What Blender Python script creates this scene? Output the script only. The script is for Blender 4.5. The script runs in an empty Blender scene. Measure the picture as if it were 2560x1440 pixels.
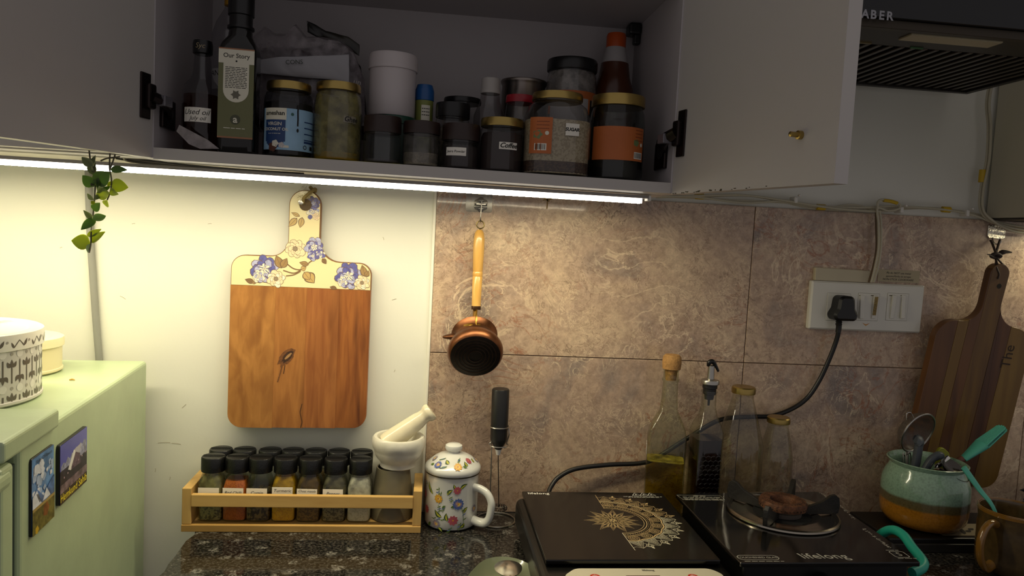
import bpy, bmesh, math, random
from mathutils import Vector, Matrix
random.seed(7)
sin, cos, pi = math.sin, math.cos, math.pi
SC = bpy.context.scene
COL = SC.collection

# ---------------------------------------------------------------- camera
CAM = Vector((-.0097, -1.3473, .5251)); YAW, PITCH, ROLL, FPX = .1137, -.0746, .052, 1848.56
_f = Vector((sin(YAW)*cos(PITCH), cos(YAW)*cos(PITCH), sin(PITCH)))
_r0 = Vector((cos(YAW), -sin(YAW), 0)); _u0 = _r0.cross(_f)
_r = _r0*cos(ROLL)+_u0*sin(ROLL); _u = _u0*cos(ROLL)-_r0*sin(ROLL)
cd = bpy.data.cameras.new('camera'); cd.sensor_width = 36; cd.lens = FPX/2560*36; cd.clip_start = .02
camo = bpy.data.objects.new('camera', cd); COL.objects.link(camo)
camo.matrix_world = Matrix(((_r.x, _u.x, -_f.x, CAM.x), (_r.y, _u.y, -_f.y, CAM.y), (_r.z, _u.z, -_f.z, CAM.z), (0, 0, 0, 1)))
SC.camera = camo

# ---------------------------------------------------------------- world (dim evening room light) and exposure
W = bpy.data.worlds.new('room_light'); SC.world = W; W.use_nodes = True
bg = W.node_tree.nodes['Background']; bg.inputs[0].default_value = (1.0, .93, .93, 1); bg.inputs[1].default_value = .255
SC.view_settings.view_transform = 'Standard'; SC.view_settings.look = 'None'
SC.view_settings.exposure = 0; SC.view_settings.gamma = 1; SC.view_settings.use_curve_mapping = False
LED_STRENGTH = 98.0; LED_COLOUR = (1.0, .89, .60)

# ---------------------------------------------------------------- pixel -> place helpers (a known depth gives the point)
def ray(a, b): return _f + _r*((a-1280)/FPX) + _u*((720-b)/FPX)
def at(a, b, y): d = ray(a, b); return CAM + d*((y-CAM.y)/d.y)
def atz(a, b, z): d = ray(a, b); return CAM + d*((z-CAM.z)/d.z)
def atp(a, b, p0, n): d = ray(a, b); return CAM + d*((Vector(p0)-CAM).dot(n)/d.dot(n))

# ---------------------------------------------------------------- materials
def lin(c):
    if isinstance(c, str): c = [int(c[i:i+2], 16) for i in (0, 2, 4)]
    return tuple(((x/255)/12.92 if x/255 <= .04045 else ((x/255+.055)/1.055)**2.4) for x in c[:3])+(1,)
MATS = {}
def new(name):
    m = bpy.data.materials.new(name); m.use_nodes = True; MATS[name] = m
    nt = m.node_tree; b = nt.nodes['Principled BSDF']; return m, nt, b
def node(nt, typ, **kw):
    n = nt.nodes.new(typ)
    for k, v in kw.items():
        if k.startswith('i_'):
            key = k[2:]; key = int(key) if key.isdigit() else key.replace('_', ' ')
            n.inputs[key].default_value = v
        else: setattr(n, k, v)
    return n
def mat(name, c, rough=.5, metal=0, spec=.5, trans=0, bump=0, bscale=60, var=0, vscale=20, coat=0, emit=None, es=0, sss=0, alpha=1):
    if name in MATS: return MATS[name]
    m, nt, b = new(name); col = lin(c)
    b.inputs['Base Color'].default_value = col; b.inputs['Roughness'].default_value = rough
    b.inputs['Metallic'].default_value = metal; b.inputs['Specular IOR Level'].default_value = spec
    b.inputs['Coat Weight'].default_value = coat; b.inputs['Coat Roughness'].default_value = .06
    b.inputs['Transmission Weight'].default_value = trans; b.inputs['Alpha'].default_value = alpha
    if emit: b.inputs['Emission Color'].default_value = lin(emit); b.inputs['Emission Strength'].default_value = es
    if bump or var:
        tc = node(nt, 'ShaderNodeTexCoord')
    if var:
        n = node(nt, 'ShaderNodeTexNoise', i_Scale=vscale, i_Detail=5.0); nt.links.new(tc.outputs['Object'], n.inputs['Vector'])
        r = node(nt, 'ShaderNodeValToRGB'); r.color_ramp.elements[0].position = .35; r.color_ramp.elements[1].position = .65
        r.color_ramp.elements[0].color = tuple(x*(1-var) for x in col[:3])+(1,); r.color_ramp.elements[1].color = tuple(min(1, x*(1+var)) for x in col[:3])+(1,)
        nt.links.new(n.outputs['Fac'], r.inputs[0]); nt.links.new(r.outputs[0], b.inputs['Base Color'])
    if bump:
        n = node(nt, 'ShaderNodeTexNoise', i_Scale=bscale, i_Detail=6.0); nt.links.new(tc.outputs['Object'], n.inputs['Vector'])
        bp = node(nt, 'ShaderNodeBump', i_Strength=bump, i_Distance=.002); nt.links.new(n.outputs['Fac'], bp.inputs['Height'])
        nt.links.new(bp.outputs[0], b.inputs['Normal'])
    return m
def glass(name, c=(235, 240, 235), refl=1.0, rough=.03, dens=.9):
    """thin clear wall: see-through with Fresnel gloss"""
    if name in MATS: return MATS[name]
    m, nt, b = new(name); nt.nodes.remove(b); out = nt.nodes['Material Output']
    col = lin(c); t = node(nt, 'ShaderNodeBsdfTransparent'); t.inputs[0].default_value = tuple(x*dens for x in col[:3])+(1,)
    g = node(nt, 'ShaderNodeBsdfGlossy'); g.inputs['Roughness'].default_value = rough
    lw = node(nt, 'ShaderNodeLayerWeight'); lw.inputs[0].default_value = .5; pw = node(nt, 'ShaderNodeMath', operation='POWER'); pw.inputs[1].default_value = 4.0
    mu = node(nt, 'ShaderNodeMath', operation='MULTIPLY_ADD'); mu.inputs[1].default_value = min(.9, .55*refl); mu.inputs[2].default_value = .04*refl; mu.use_clamp = True
    mx = node(nt, 'ShaderNodeMixShader'); L = nt.links.new
    L(lw.outputs['Facing'], pw.inputs[0]); L(pw.outputs[0], mu.inputs[0]); L(mu.outputs[0], mx.inputs[0]); L(t.outputs[0], mx.inputs[1]); L(g.outputs[0], mx.inputs[2]); L(mx.outputs[0], out.inputs[0])
    return m
def frosted(name, c, fac=.5, rough=.3):
    """milky film: part see-through, part diffuse"""
    if name in MATS: return MATS[name]
    m, nt, b = new(name); out = nt.nodes['Material Output']; b.inputs['Base Color'].default_value = lin(c); b.inputs['Roughness'].default_value = rough
    t = node(nt, 'ShaderNodeBsdfTransparent'); mx = node(nt, 'ShaderNodeMixShader')
    tc = node(nt, 'ShaderNodeTexCoord'); n = node(nt, 'ShaderNodeTexNoise', i_Scale=70.0, i_Detail=6.0)
    r = node(nt, 'ShaderNodeMapRange'); r.inputs[1].default_value = .3; r.inputs[2].default_value = .7; r.inputs[3].default_value = max(0, fac-.35); r.inputs[4].default_value = min(1, fac+.35)
    L = nt.links.new; L(tc.outputs['Object'], n.inputs['Vector']); L(n.outputs['Fac'], r.inputs[0]); L(r.outputs[0], mx.inputs[0])
    L(t.outputs[0], mx.inputs[1]); L(b.outputs[0], mx.inputs[2]); L(mx.outputs[0], out.inputs[0]); return m
def wood(name, c1, c2, c3, scale=(60, 60, 6), rough=.45, seed=0, bump=.15, coat=0, knot=None):
    if name in MATS: return MATS[name]
    m, nt, b = new(name); L = nt.links.new
    tc = node(nt, 'ShaderNodeTexCoord'); mp = node(nt, 'ShaderNodeMapping'); mp.inputs['Scale'].default_value = scale; mp.inputs['Location'].default_value = (seed*3.1, seed*1.7, seed*.9)
    L(tc.outputs['Object'], mp.inputs[0])
    n1 = node(nt, 'ShaderNodeTexNoise', i_Scale=1.0, i_Detail=6.0, i_Distortion=.6); n2 = node(nt, 'ShaderNodeTexNoise', i_Scale=.22, i_Detail=3.0, i_Distortion=1.2)
    L(mp.outputs[0], n1.inputs['Vector']); L(mp.outputs[0], n2.inputs['Vector'])
    r1 = node(nt, 'ShaderNodeValToRGB'); e = r1.color_ramp.elements; e[0].position = .34; e[1].position = .66; e[0].color = lin(c1); e[1].color = lin(c2)
    r2 = node(nt, 'ShaderNodeValToRGB'); e = r2.color_ramp.elements; e[0].position = .48; e[1].position = .7; e[0].color = (0, 0, 0, 1); e[1].color = (1, 1, 1, 1)
    mx = node(nt, 'ShaderNodeMix', data_type='RGBA'); mx.inputs[7].default_value = lin(c3)
    L(n1.outputs['Fac'], r1.inputs[0]); L(n2.outputs['Fac'], r2.inputs[0]); L(r2.outputs[0], mx.inputs[0]); L(r1.outputs[0], mx.inputs[6])
    L(mx.outputs[2], b.inputs['Base Color']); b.inputs['Roughness'].default_value = rough; b.inputs['Coat Weight'].default_value = coat
    if bump:
        bp = node(nt, 'ShaderNodeBump', i_Strength=bump, i_Distance=.001); L(n1.outputs['Fac'], bp.inputs['Height']); L(bp.outputs[0], b.inputs['Normal'])
    return m
def speckle(name, base, spots, scale=300, thr=.35, rough=.5, bump=.4):
    """grainy contents: seeds or powder, two tones"""
    if name in MATS: return MATS[name]
    m, nt, b = new(name); L = nt.links.new
    tc = node(nt, 'ShaderNodeTexCoord'); v = node(nt, 'ShaderNodeTexVoronoi', i_Scale=scale); L(tc.outputs['Object'], v.inputs['Vector'])
    s = node(nt, 'ShaderNodeSeparateColor'); L(v.outputs['Color'], s.inputs[0])
    r = node(nt, 'ShaderNodeValToRGB'); e = r.color_ramp.elements; e[0].position = max(0, thr-.1); e[1].position = thr+.1; e[0].color = lin(spots); e[1].color = lin(base)
    L(s.outputs[0], r.inputs[0]); L(r.outputs[0], b.inputs['Base Color']); b.inputs['Roughness'].default_value = rough
    bp = node(nt, 'ShaderNodeBump', i_Strength=bump, i_Distance=.001); L(v.outputs['Distance'], bp.inputs['Height']); L(bp.outputs[0], b.inputs['Normal'])
    return m

# ---------------------------------------------------------------- mesh builder
def smoothpts(pts, k=6, closed=False):
    P = [Vector(p) for p in pts]; out = []; n = len(P)
    if n < 3: return P
    rng = range(n) if closed else range(n-1)
    for i in rng:
        if closed: a, b, c, d = P[(i-1) % n], P[i], P[(i+1) % n], P[(i+2) % n]
        else: a, b, c, d = P[max(i-1, 0)], P[i], P[i+1], P[min(i+2, n-1)]
        for j in range(k):
            t = j/k; out.append(.5*((2*b)+(c-a)*t+(2*a-5*b+4*c-d)*t*t+(3*b-a-3*c+d)*t*t*t))
    if not closed: out.append(P[-1])
    return out
def roundpoly(pts, k=6):
    """polygon corners (x, y, radius) -> outline with fillets"""
    out = []; n = len(pts)
    for i in range(n):
        p = Vector(pts[i][:2]); r = pts[i][2] if len(pts[i]) > 2 else 0
        a = Vector(pts[i-1][:2])-p; b = Vector(pts[(i+1) % n][:2])-p
        if r <= 0: out.append((p.x, p.y)); continue
        la, lb = a.length, b.length; a.normalize(); b.normalize(); ang = a.angle(b)
        t = min(r/math.tan(ang/2), la*.499, lb*.499); r2 = t*math.tan(ang/2)
        bis = (a+b).normalized(); c = p+bis*(r2/sin(ang/2)); s = p+a*t-c; e = p+b*t-c
        a0 = math.atan2(s.y, s.x); a1 = math.atan2(e.y, e.x); da = (a1-a0+pi) % (2*pi)-pi
        for j in range(k+1): q = a0+da*j/k; out.append((c.x+r2*cos(q), c.y+r2*sin(q)))
    return out
class MB:
    def __init__(s): s.v = []; s.f = []; s.m = []; s.flat = set()
    def add(s, vs, fs, mi=0):
        o = len(s.v); s.v += [tuple(v) for v in vs]; s.f += [tuple(i+o for i in f) for f in fs]; s.m += [mi]*len(fs); return s
    def box(s, c, d, bev=0, mi=0, rot=None, seg=2):
        bm = bmesh.new(); bmesh.ops.create_cube(bm, size=1); bmesh.ops.scale(bm, vec=d, verts=bm.verts)
        if bev: bmesh.ops.bevel(bm, geom=bm.edges[:], offset=bev, segments=seg, affect='EDGES', profile=.5)
        R = rot if rot is not None else Matrix.Identity(3); c = Vector(c)
        bm.verts.index_update(); n0 = len(s.f); s.flat |= set(range(n0, n0+len(bm.faces))); s.add([R @ v.co+c for v in bm.verts], [[v.index for v in f.verts] for f in bm.faces], mi); bm.free(); return s
    def lathe(s, prof, n=32, mi=0, o=(0, 0, 0), rot=None, cap=True, ry=1, ph=0):
        """prof: (radius, z[, squareness]); superellipse rings"""
        R = rot if rot is not None else Matrix.Identity(3); o = Vector(o); vs = []; fs = []
        for p in prof:
            r, z = p[0], p[1]; e = p[2] if len(p) > 2 else 2
            for i in range(n):
                a = 2*pi*(i+.5)/n+ph; ca, sa = cos(a), sin(a)
                x = math.copysign(abs(ca)**(2/e), ca)*r; y = math.copysign(abs(sa)**(2/e), sa)*r*ry
                vs.append(R @ Vector((x, y, z))+o)
        for k in range(len(prof)-1):
            for i in range(n): j = (i+1) % n; fs.append((k*n+i, k*n+j, (k+1)*n+j, (k+1)*n+i))
        if cap:
            if prof[0][0] > 1e-5: fs.append(tuple(range(n))[::-1])
            if prof[-1][0] > 1e-5: fs.append(tuple((len(prof)-1)*n+i for i in range(n)))
        return s.add(vs, fs, mi)
    def tube(s, pts, r, n=8, mi=0, closed=False, sm=6, flat=1):
        P = smoothpts(pts, sm, closed) if sm else [Vector(p) for p in pts]
        N = len(P); rr = r if isinstance(r, (list, tuple)) else None; vs = []; fs = []; up = None
        for i, p in enumerate(P):
            t = (P[(i+1) % N]-P[i-1]) if closed else (P[min(i+1, N-1)]-P[max(i-1, 0)])
            if t.length < 1e-9: t = Vector((0, 0, 1))
            t.normalize()
            if up is None: up = t.orthogonal().normalized()
            up = up-t*up.dot(t)
            up = up.normalized() if up.length > 1e-6 else t.orthogonal().normalized(); sd = t.cross(up)
            if rr: x = i/(N-1)*(len(rr)-1); j = min(int(x), len(rr)-2); R = rr[j]*(1-x+j)+rr[j+1]*(x-j)
            else: R = r
            for k in range(n): a = 2*pi*k/n; vs.append(p+up*cos(a)*R+sd*sin(a)*R*flat)
        for i in range(N if closed else N-1):
            for k in range(n): l = (k+1) % n; i2 = (i+1) % N; fs.append((i*n+k, i*n+l, i2*n+l, i2*n+k))
        if not closed: fs += [tuple(range(n))[::-1], tuple((N-1)*n+k for k in range(n))]
        return s.add(vs, fs, mi)
    def prism(s, poly, d0, d1, mp, bev=0, mi=0):
        """outline poly (a, b) swept from depth d0 to d1 (front, chamfered); mp(a, b, d) -> xyz"""
        n = len(poly); A = sum(poly[i][0]*poly[(i+1) % n][1]-poly[(i+1) % n][0]*poly[i][1] for i in range(n))
        sg = 1 if A > 0 else -1; ins = []
        for i in range(n):
            a = Vector(poly[i-1]); p = Vector(poly[i]); b = Vector(poly[(i+1) % n]); t1 = (p-a); t2 = (b-p)
            t1 = t1.normalized() if t1.length > 1e-9 else t2.normalized(); t2 = t2.normalized() if t2.length > 1e-9 else t1; t = t1+t2
            t = t.normalized() if t.length > 1e-6 else t1; ins.append((p.x-sg*t.y*bev, p.y+sg*t.x*bev))
        g = 1 if d1 > d0 else -1
        rings = [(poly, d0), (poly, d1-g*bev), (ins, d1)] if bev else [(poly, d0), (poly, d1)]
        vs = [mp(a, b, d) for q, d in rings for a, b in q]; fs = []
        for k in range(len(rings)-1):
            for i in range(n): j = (i+1) % n; fs.append((k*n+i, k*n+j, (k+1)*n+j, (k+1)*n+i))
        fs += [tuple(range(n))[::-1], tuple((len(rings)-1)*n+i for i in range(n))]
        return s.add(vs, fs, mi)
    def poly(s, pts, mi=0): return s.add(pts, [tuple(range(len(pts)))], mi)
    def build(s, name, mats, parent=None, smooth=True, ang=38, loc=None, norm=True, label=None):
        me = bpy.data.meshes.new(name); me.from_pydata(s.v, [], s.f)
        for m in (mats if isinstance(mats, (list, tuple)) else [mats]): me.materials.append(m)
        me.polygons.foreach_set('material_index', s.m)
        if norm:
            bm = bmesh.new(); bm.from_mesh(me); bmesh.ops.recalc_face_normals(bm, faces=bm.faces[:]); bm.to_mesh(me); bm.free()
        if smooth:
            me.shade_smooth(); me.set_sharp_from_angle(angle=math.radians(ang))
            for i in s.flat: me.polygons[i].use_smooth = False
        me.update(); o = bpy.data.objects.new(name, me); COL.objects.link(o)
        if parent is not None: o.parent = parent
        if loc is not None: o.location = loc
        if label: o['label'] = label
        return o
def thing(name, label, cat, loc=(0, 0, 0), rotz=0, group=None, rot=None):
    o = bpy.data.objects.new(name, None); COL.objects.link(o); o.location = loc; o.empty_display_size = .02
    o.rotation_euler = rot if rot is not None else (0, 0, rotz); o['label'] = label; o['category'] = cat
    if group: o['group'] = group
    return o
def tag(o, label, cat, group=None):
    o['label'] = label; o['category'] = cat
    if group: o['group'] = group
    return o
def struct(o): o['kind'] = 'structure'; return o
XZ = lambda a, b, d: (a, d, b)
XY = lambda a, b, d: (a, b, d)
# ---- flat print: 2-D shapes laid on a surface
_TX = {}
def textgeo(s, size, shear=0, align='CENTER', space=1.0, bold=0):
    key = (s, size, shear, align, space, bold)
    if key not in _TX:
        c = bpy.data.curves.new('t', 'FONT'); c.body = s; c.size = size; c.shear = shear; c.align_x = align; c.align_y = 'CENTER'; c.space_character = space; c.offset = bold; c.resolution_u = 3
        o = bpy.data.objects.new('t', c); me = bpy.data.meshes.new_from_object(o)
        _TX[key] = ([(v.co.x, v.co.y) for v in me.vertices], [tuple(p.vertices) for p in me.polygons])
        bpy.data.objects.remove(o); bpy.data.curves.remove(c); bpy.data.meshes.remove(me)
    return _TX[key]
class Print:
    """collects flat coloured shapes; mp(x, y, lift) places them on the surface"""
    def __init__(s, mp, mats, lift=.0002, step=.00005): s.b = MB(); s.mp = mp; s.mats = mats; s.l = lift; s.step = step; s.base = lift
    def idx(s, m):
        if m not in s.mats: s.mats.append(m)
        return s.mats.index(m)
    def up(s, k=1): s.l += s.step*k
    def poly(s, pts, m): s.b.add([s.mp(a, b, s.l) for a, b in pts], [tuple(range(len(pts)))], s.idx(m))
    def rect(s, x0, y0, x1, y1, m, nx=1):
        vs = []; fs = []
        for i in range(nx+1): x = x0+(x1-x0)*i/nx; vs += [s.mp(x, y0, s.l), s.mp(x, y1, s.l)]
        for i in range(nx): fs.append((2*i, 2*i+2, 2*i+3, 2*i+1))
        s.b.add(vs, fs, s.idx(m))
    def disc(s, x, y, r, m, n=14, ry=None): ry = ry or r; s.poly([(x+r*cos(2*pi*i/n), y+ry*sin(2*pi*i/n)) for i in range(n)], m)
    def ring(s, x, y, r, w, m, n=24, a0=0, a1=2*pi):
        vs = []; fs = []
        for i in range(n+1):
            a = a0+(a1-a0)*i/n; vs += [s.mp(x+(r-w/2)*cos(a), y+(r-w/2)*sin(a), s.l), s.mp(x+(r+w/2)*cos(a), y+(r+w/2)*sin(a), s.l)]
        for i in range(n): fs.append((2*i, 2*i+2, 2*i+3, 2*i+1))
        s.b.add(vs, fs, s.idx(m))
    def line(s, pts, w, m, closed=False):
        P = [Vector(p) for p in pts]; N = len(P)
        if closed: P = P+[P[0]]; N += 1
        vs = []; fs = []
        for i in range(N):
            t = P[min(i+1, N-1)]-P[max(i-1, 0)]
            if t.length < 1e-9: t = Vector((1, 0))
            t.normalize(); nx, ny = -t.y*w/2, t.x*w/2; vs += [s.mp(P[i].x+nx, P[i].y+ny, s.l), s.mp(P[i].x-nx, P[i].y-ny, s.l)]
        for i in range(N-1): fs.append((2*i, 2*i+1, 2*i+3, 2*i+2))
        s.b.add(vs, fs, s.idx(m))
    def leaf(s, x0, y0, x1, y1, w, m, bend=0, n=6):
        a = Vector((x0, y0)); b = Vector((x1, y1)); t = b-a; q = Vector((-t.y, t.x)); L = t.length or 1e-6; q /= L; up = []; dn = []
        for i in range(n+1):
            k = i/n; c = a+t*k+q*(bend*L*sin(pi*k)); h = w/2*sin(pi*k**.8); up.append(c+q*h); dn.append(c-q*h)
        s.poly([tuple(p) for p in up+dn[-2:0:-1]], m)
    def blob(s, x, y, r, m, n=18, wav=.12, lobes=5, ph=0, ry=1): s.poly([(x+r*(1+wav*cos(lobes*2*pi*i/n+ph))*cos(2*pi*i/n), y+ry*r*(1+wav*cos(lobes*2*pi*i/n+ph))*sin(2*pi*i/n)) for i in range(n)], m)
    def text(s, t, x, y, size, m, **kw):
        rot = kw.pop('rot', 0); vs, fs = textgeo(t, size, **kw); c, n = cos(rot), sin(rot)
        s.b.add([s.mp(x+a*c-b*n, y+a*n+b*c, s.l) for a, b in vs], fs, s.idx(m))
    def dashes(s, x, y, w, h, m):
        """a line of print too small to read: word-length strokes"""
        k = x-w/2
        while k < x+w/2-h: L_ = min(random.uniform(1.5, 5)*h, x+w/2-k); s.rect(k, y-h*.28, k+L_, y+h*.28, m); k += L_+h*.7
    def fresh(s, name, parent, label=None):
        """close the shapes so far as one part and start the next"""
        o = s.done(name, parent, label); s.b = MB(); s.mats = []; s.l = s.base; return o
    def done(s, name, parent, label=None): return s.b.build(name, s.mats, parent, smooth=False, norm=False, label=label)
def cylmap(r, cx=0, cy=0, th0=0):
    return lambda x, y, l: (cx+(r+l)*sin(x/r+th0), cy-(r+l)*cos(x/r+th0), y)
def flatmap(yf): return lambda x, y, l: (x, yf-l, y)
# ================================================================ MATERIALS for the room
def tile_material():
    m, nt, b = new('stone_look_tile'); L = nt.links.new
    tc = node(nt, 'ShaderNodeTexCoord'); gi = node(nt, 'ShaderNodeObjectInfo')
    ad = node(nt, 'ShaderNodeVectorMath', operation='ADD'); sc = node(nt, 'ShaderNodeVectorMath', operation='SCALE'); sc.inputs[3].default_value = 7.3
    L(gi.outputs['Location'], sc.inputs[0]); L(tc.outputs['Object'], ad.inputs[0]); L(sc.outputs[0], ad.inputs[1])
    big = node(nt, 'ShaderNodeTexNoise', i_Scale=6.5, i_Detail=7.0, i_Roughness=.62, i_Distortion=.7); L(ad.outputs[0], big.inputs['Vector'])
    r1 = node(nt, 'ShaderNodeValToRGB'); e = r1.color_ramp.elements
    e[0].position = .32; e[0].color = lin('95867c'); e[1].position = .68; e[1].color = lin('d9c2a6')
    k = e.new(.44); k.color = lin('b79e8a'); k = e.new(.55); k.color = lin('c4ab92')
    L(big.outputs['Fac'], r1.inputs[0])
    fine = node(nt, 'ShaderNodeTexNoise', i_Scale=62.0, i_Detail=12.0, i_Roughness=.82, i_Distortion=.35); L(ad.outputs[0], fine.inputs['Vector'])
    r2 = node(nt, 'ShaderNodeValToRGB'); e = r2.color_ramp.elements; e[0].position = .38; e[0].color = (.58, .53, .49, 1); e[1].position = .60; e[1].color = (1.12, 1.1, 1.05, 1)
    L(fine.outputs['Fac'], r2.inputs[0])
    mu = node(nt, 'ShaderNodeMix', data_type='RGBA', blend_type='MULTIPLY'); mu.inputs[0].default_value = .75; L(r1.outputs[0], mu.inputs[6]); L(r2.outputs[0], mu.inputs[7])
    # thin veins: where a warped noise crosses its middle value
    last = mu.outputs[2]
    for scl, dst, col, wdt, off in ((8, 1.6, '9a6040', .016, 0), (14, 2.4, '66503f', .016, 3.7), (6, 1.4, 'e6d0b0', .016, 9.1), (22, 2.4, 'e2ccab', .022, 5.3), (30, 2.0, '7a5c48', .018, 12.9)):
        mp = node(nt, 'ShaderNodeMapping'); mp.inputs['Location'].default_value = (off, off*.7, off*.3); L(ad.outputs[0], mp.inputs[0])
        v = node(nt, 'ShaderNodeTexNoise', i_Scale=float(scl), i_Detail=5.0, i_Roughness=.6, i_Distortion=dst); L(mp.outputs[0], v.inputs['Vector'])
        s1 = node(nt, 'ShaderNodeMath', operation='SUBTRACT'); s1.inputs[1].default_value = .5; L(v.outputs['Fac'], s1.inputs[0])
        s2 = node(nt, 'ShaderNodeMath', operation='ABSOLUTE'); L(s1.outputs[0], s2.inputs[0])
        s3 = node(nt, 'ShaderNodeMapRange'); s3.inputs[1].default_value = 0; s3.inputs[2].default_value = wdt; s3.inputs[3].default_value = .8; s3.inputs[4].default_value = 0; L(s2.outputs[0], s3.inputs[0])
        g = node(nt, 'ShaderNodeTexNoise', i_Scale=float(scl)*.5, i_Detail=2.0); L(mp.outputs[0], g.inputs['Vector'])
        gr = node(nt, 'ShaderNodeMapRange'); gr.inputs[1].default_value = .46; gr.inputs[2].default_value = .60; L(g.outputs['Fac'], gr.inputs[0])
        mm = node(nt, 'ShaderNodeMath', operation='MULTIPLY'); L(s3.outputs[0], mm.inputs[0]); L(gr.outputs[0], mm.inputs[1])
        mx = node(nt, 'ShaderNodeMix', data_type='RGBA'); mx.inputs[7].default_value = lin(col); L(mm.outputs[0], mx.inputs[0]); L(last, mx.inputs[6]); last = mx.outputs[2]
    L(last, b.inputs['Base Color']); b.inputs['Roughness'].default_value = .42
    b.inputs['Coat Weight'].default_value = .45; b.inputs['Coat Roughness'].default_value = .07
    bp = node(nt, 'ShaderNodeBump', i_Strength=.22, i_Distance=.0012); L(fine.outputs['Fac'], bp.inputs['Height']); L(bp.outputs[0], b.inputs['Normal'])
    return m
def granite_material():
    m, nt, b = new('black_granite'); L = nt.links.new
    tc = node(nt, 'ShaderNodeTexCoord'); v = tc.outputs['Object']
    wn = node(nt, 'ShaderNodeTexNoise', i_Scale=40.0, i_Detail=4.0); L(v, wn.inputs['Vector'])
    wv = node(nt, 'ShaderNodeVectorMath', operation='SCALE'); wv.inputs[3].default_value = .03; L(wn.outputs['Color'], wv.inputs[0])
    ad = node(nt, 'ShaderNodeVectorMath', operation='ADD'); L(v, ad.inputs[0]); L(wv.outputs[0], ad.inputs[1])
    big = node(nt, 'ShaderNodeTexVoronoi', i_Scale=46.0); L(ad.outputs[0], big.inputs['Vector'])
    sp = node(nt, 'ShaderNodeSeparateColor'); L(big.outputs['Color'], sp.inputs[0])
    gt = node(nt, 'ShaderNodeMath', operation='GREATER_THAN'); gt.inputs[1].default_value = .5; L(sp.outputs[0], gt.inputs[0])
    lt = node(nt, 'ShaderNodeMapRange'); lt.inputs[1].default_value = .2; lt.inputs[2].default_value = .42; lt.inputs[3].default_value = 1; lt.inputs[4].default_value = 0; L(big.outputs['Distance'], lt.inputs[0])
    cl = node(nt, 'ShaderNodeMath', operation='MULTIPLY'); L(gt.outputs[0], cl.inputs[0]); L(lt.outputs[0], cl.inputs[1])
    f = node(nt, 'ShaderNodeTexNoise', i_Scale=210.0, i_Detail=6.0, i_Roughness=.7); L(v, f.inputs['Vector'])
    fr = node(nt, 'ShaderNodeMapRange'); fr.inputs[1].default_value = .40; fr.inputs[2].default_value = .74; L(f.outputs['Fac'], fr.inputs[0])
    c2 = node(nt, 'ShaderNodeMath', operation='MULTIPLY'); L(cl.outputs[0], c2.inputs[0]); L(fr.outputs[0], c2.inputs[1])
    base = node(nt, 'ShaderNodeValToRGB'); e = base.color_ramp.elements; e[0].position = .46; e[0].color = lin('100f0e'); e[1].position = .72; e[1].color = lin('5c5750'); L(f.outputs['Fac'], base.inputs[0])
    mx = node(nt, 'ShaderNodeMix', data_type='RGBA'); mx.inputs[7].default_value = lin('9a968e'); L(c2.outputs[0], mx.inputs[0]); L(base.outputs[0], mx.inputs[6])
    L(mx.outputs[2], b.inputs['Base Color']); b.inputs['Roughness'].default_value = .09; b.inputs['Specular IOR Level'].default_value = .55
    return m
WALL = mat('white_wall_paint', 'e3e2d6', .6, bump=.25, bscale=45)
TILE = tile_material(); GRAN = granite_material()
LAM = mat('white_laminate', 'b8b3ae', .42, bump=.03, bscale=200)
LAMIN = mat('grey_white_laminate_inside', 'b1abac', .5)
BLACK = mat('black_plastic', '0c0c0c', .35); MBLACK = mat('matt_black', '121212', .6); WHITE = mat('white_plastic', 'e2e0d8', .3)
STEEL = mat('brushed_steel', 'b8b4ac', .28, metal=1); DSTEEL = mat('dark_steel', '4a4642', .35, metal=1); CHROME = mat('chrome', 'd8d5ce', .12, metal=1)
GOLD = mat('gold_lid', 'b39a5a', .32, metal=1, var=.08); PAPER = mat('white_paper', 'e6e2d6', .8); INK = mat('black_ink', '15130f', .7); INKW = mat('white_ink', 'd9d6cc', .6)
BRONZE = mat('dark_bronze', '2a2220', .3, metal=.8)

# ================================================================ SETTING
wall = struct(MB().box((.4, .057, .4), (3.6, .1, 2.6)).build('wall_back', WALL, smooth=False))
wall['label'] = 'white painted kitchen wall'
MB().box((.8976, .0045, .2983), (1.8, .005, .5966)).build('grout', mat('grout', '6b5747', .9), wall, smooth=False)
tm = {}
for ix in range(3):
    for iz in range(2):
        w, h = .5985, .2980
        if 't' not in tm:
            tm['t'] = MB().box((w/2, .003, h/2), (w, .006, h), .0009).build('tile', TILE, wall, loc=(0, 0, 0)); t = tm['t']
        else: t = tm['t'].copy(); COL.objects.link(t); t.parent = wall
        t.location = (ix*.6, 0, .0005+iz*.2995)
MB().box((-.003, .004, .2985), (.005, .007, .597), .001).build('tile_edge_trim', mat('white_filler', 'e9e6d8', .7), wall)
c = at(1368, 503, 0); mb = Print(flatmap(-.0001), [], lift=.0004)
mb.blob(c.x, c.z+.004, .008, mat('old_glue', '8a6a2a', .4), wav=.4, lobes=5, ry=.5); mb.line([(c.x, c.z+.004), (c.x+.0005, c.z-.006), (c.x, c.z-.014)], .0026, mat('old_glue', '8a6a2a', .4))
mb.done('glue_stain', wall)
mb = Print(flatmap(.0068), [], lift=.0004); SC_ = mat('wall_scuff', 'a59a80', .8)
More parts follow.
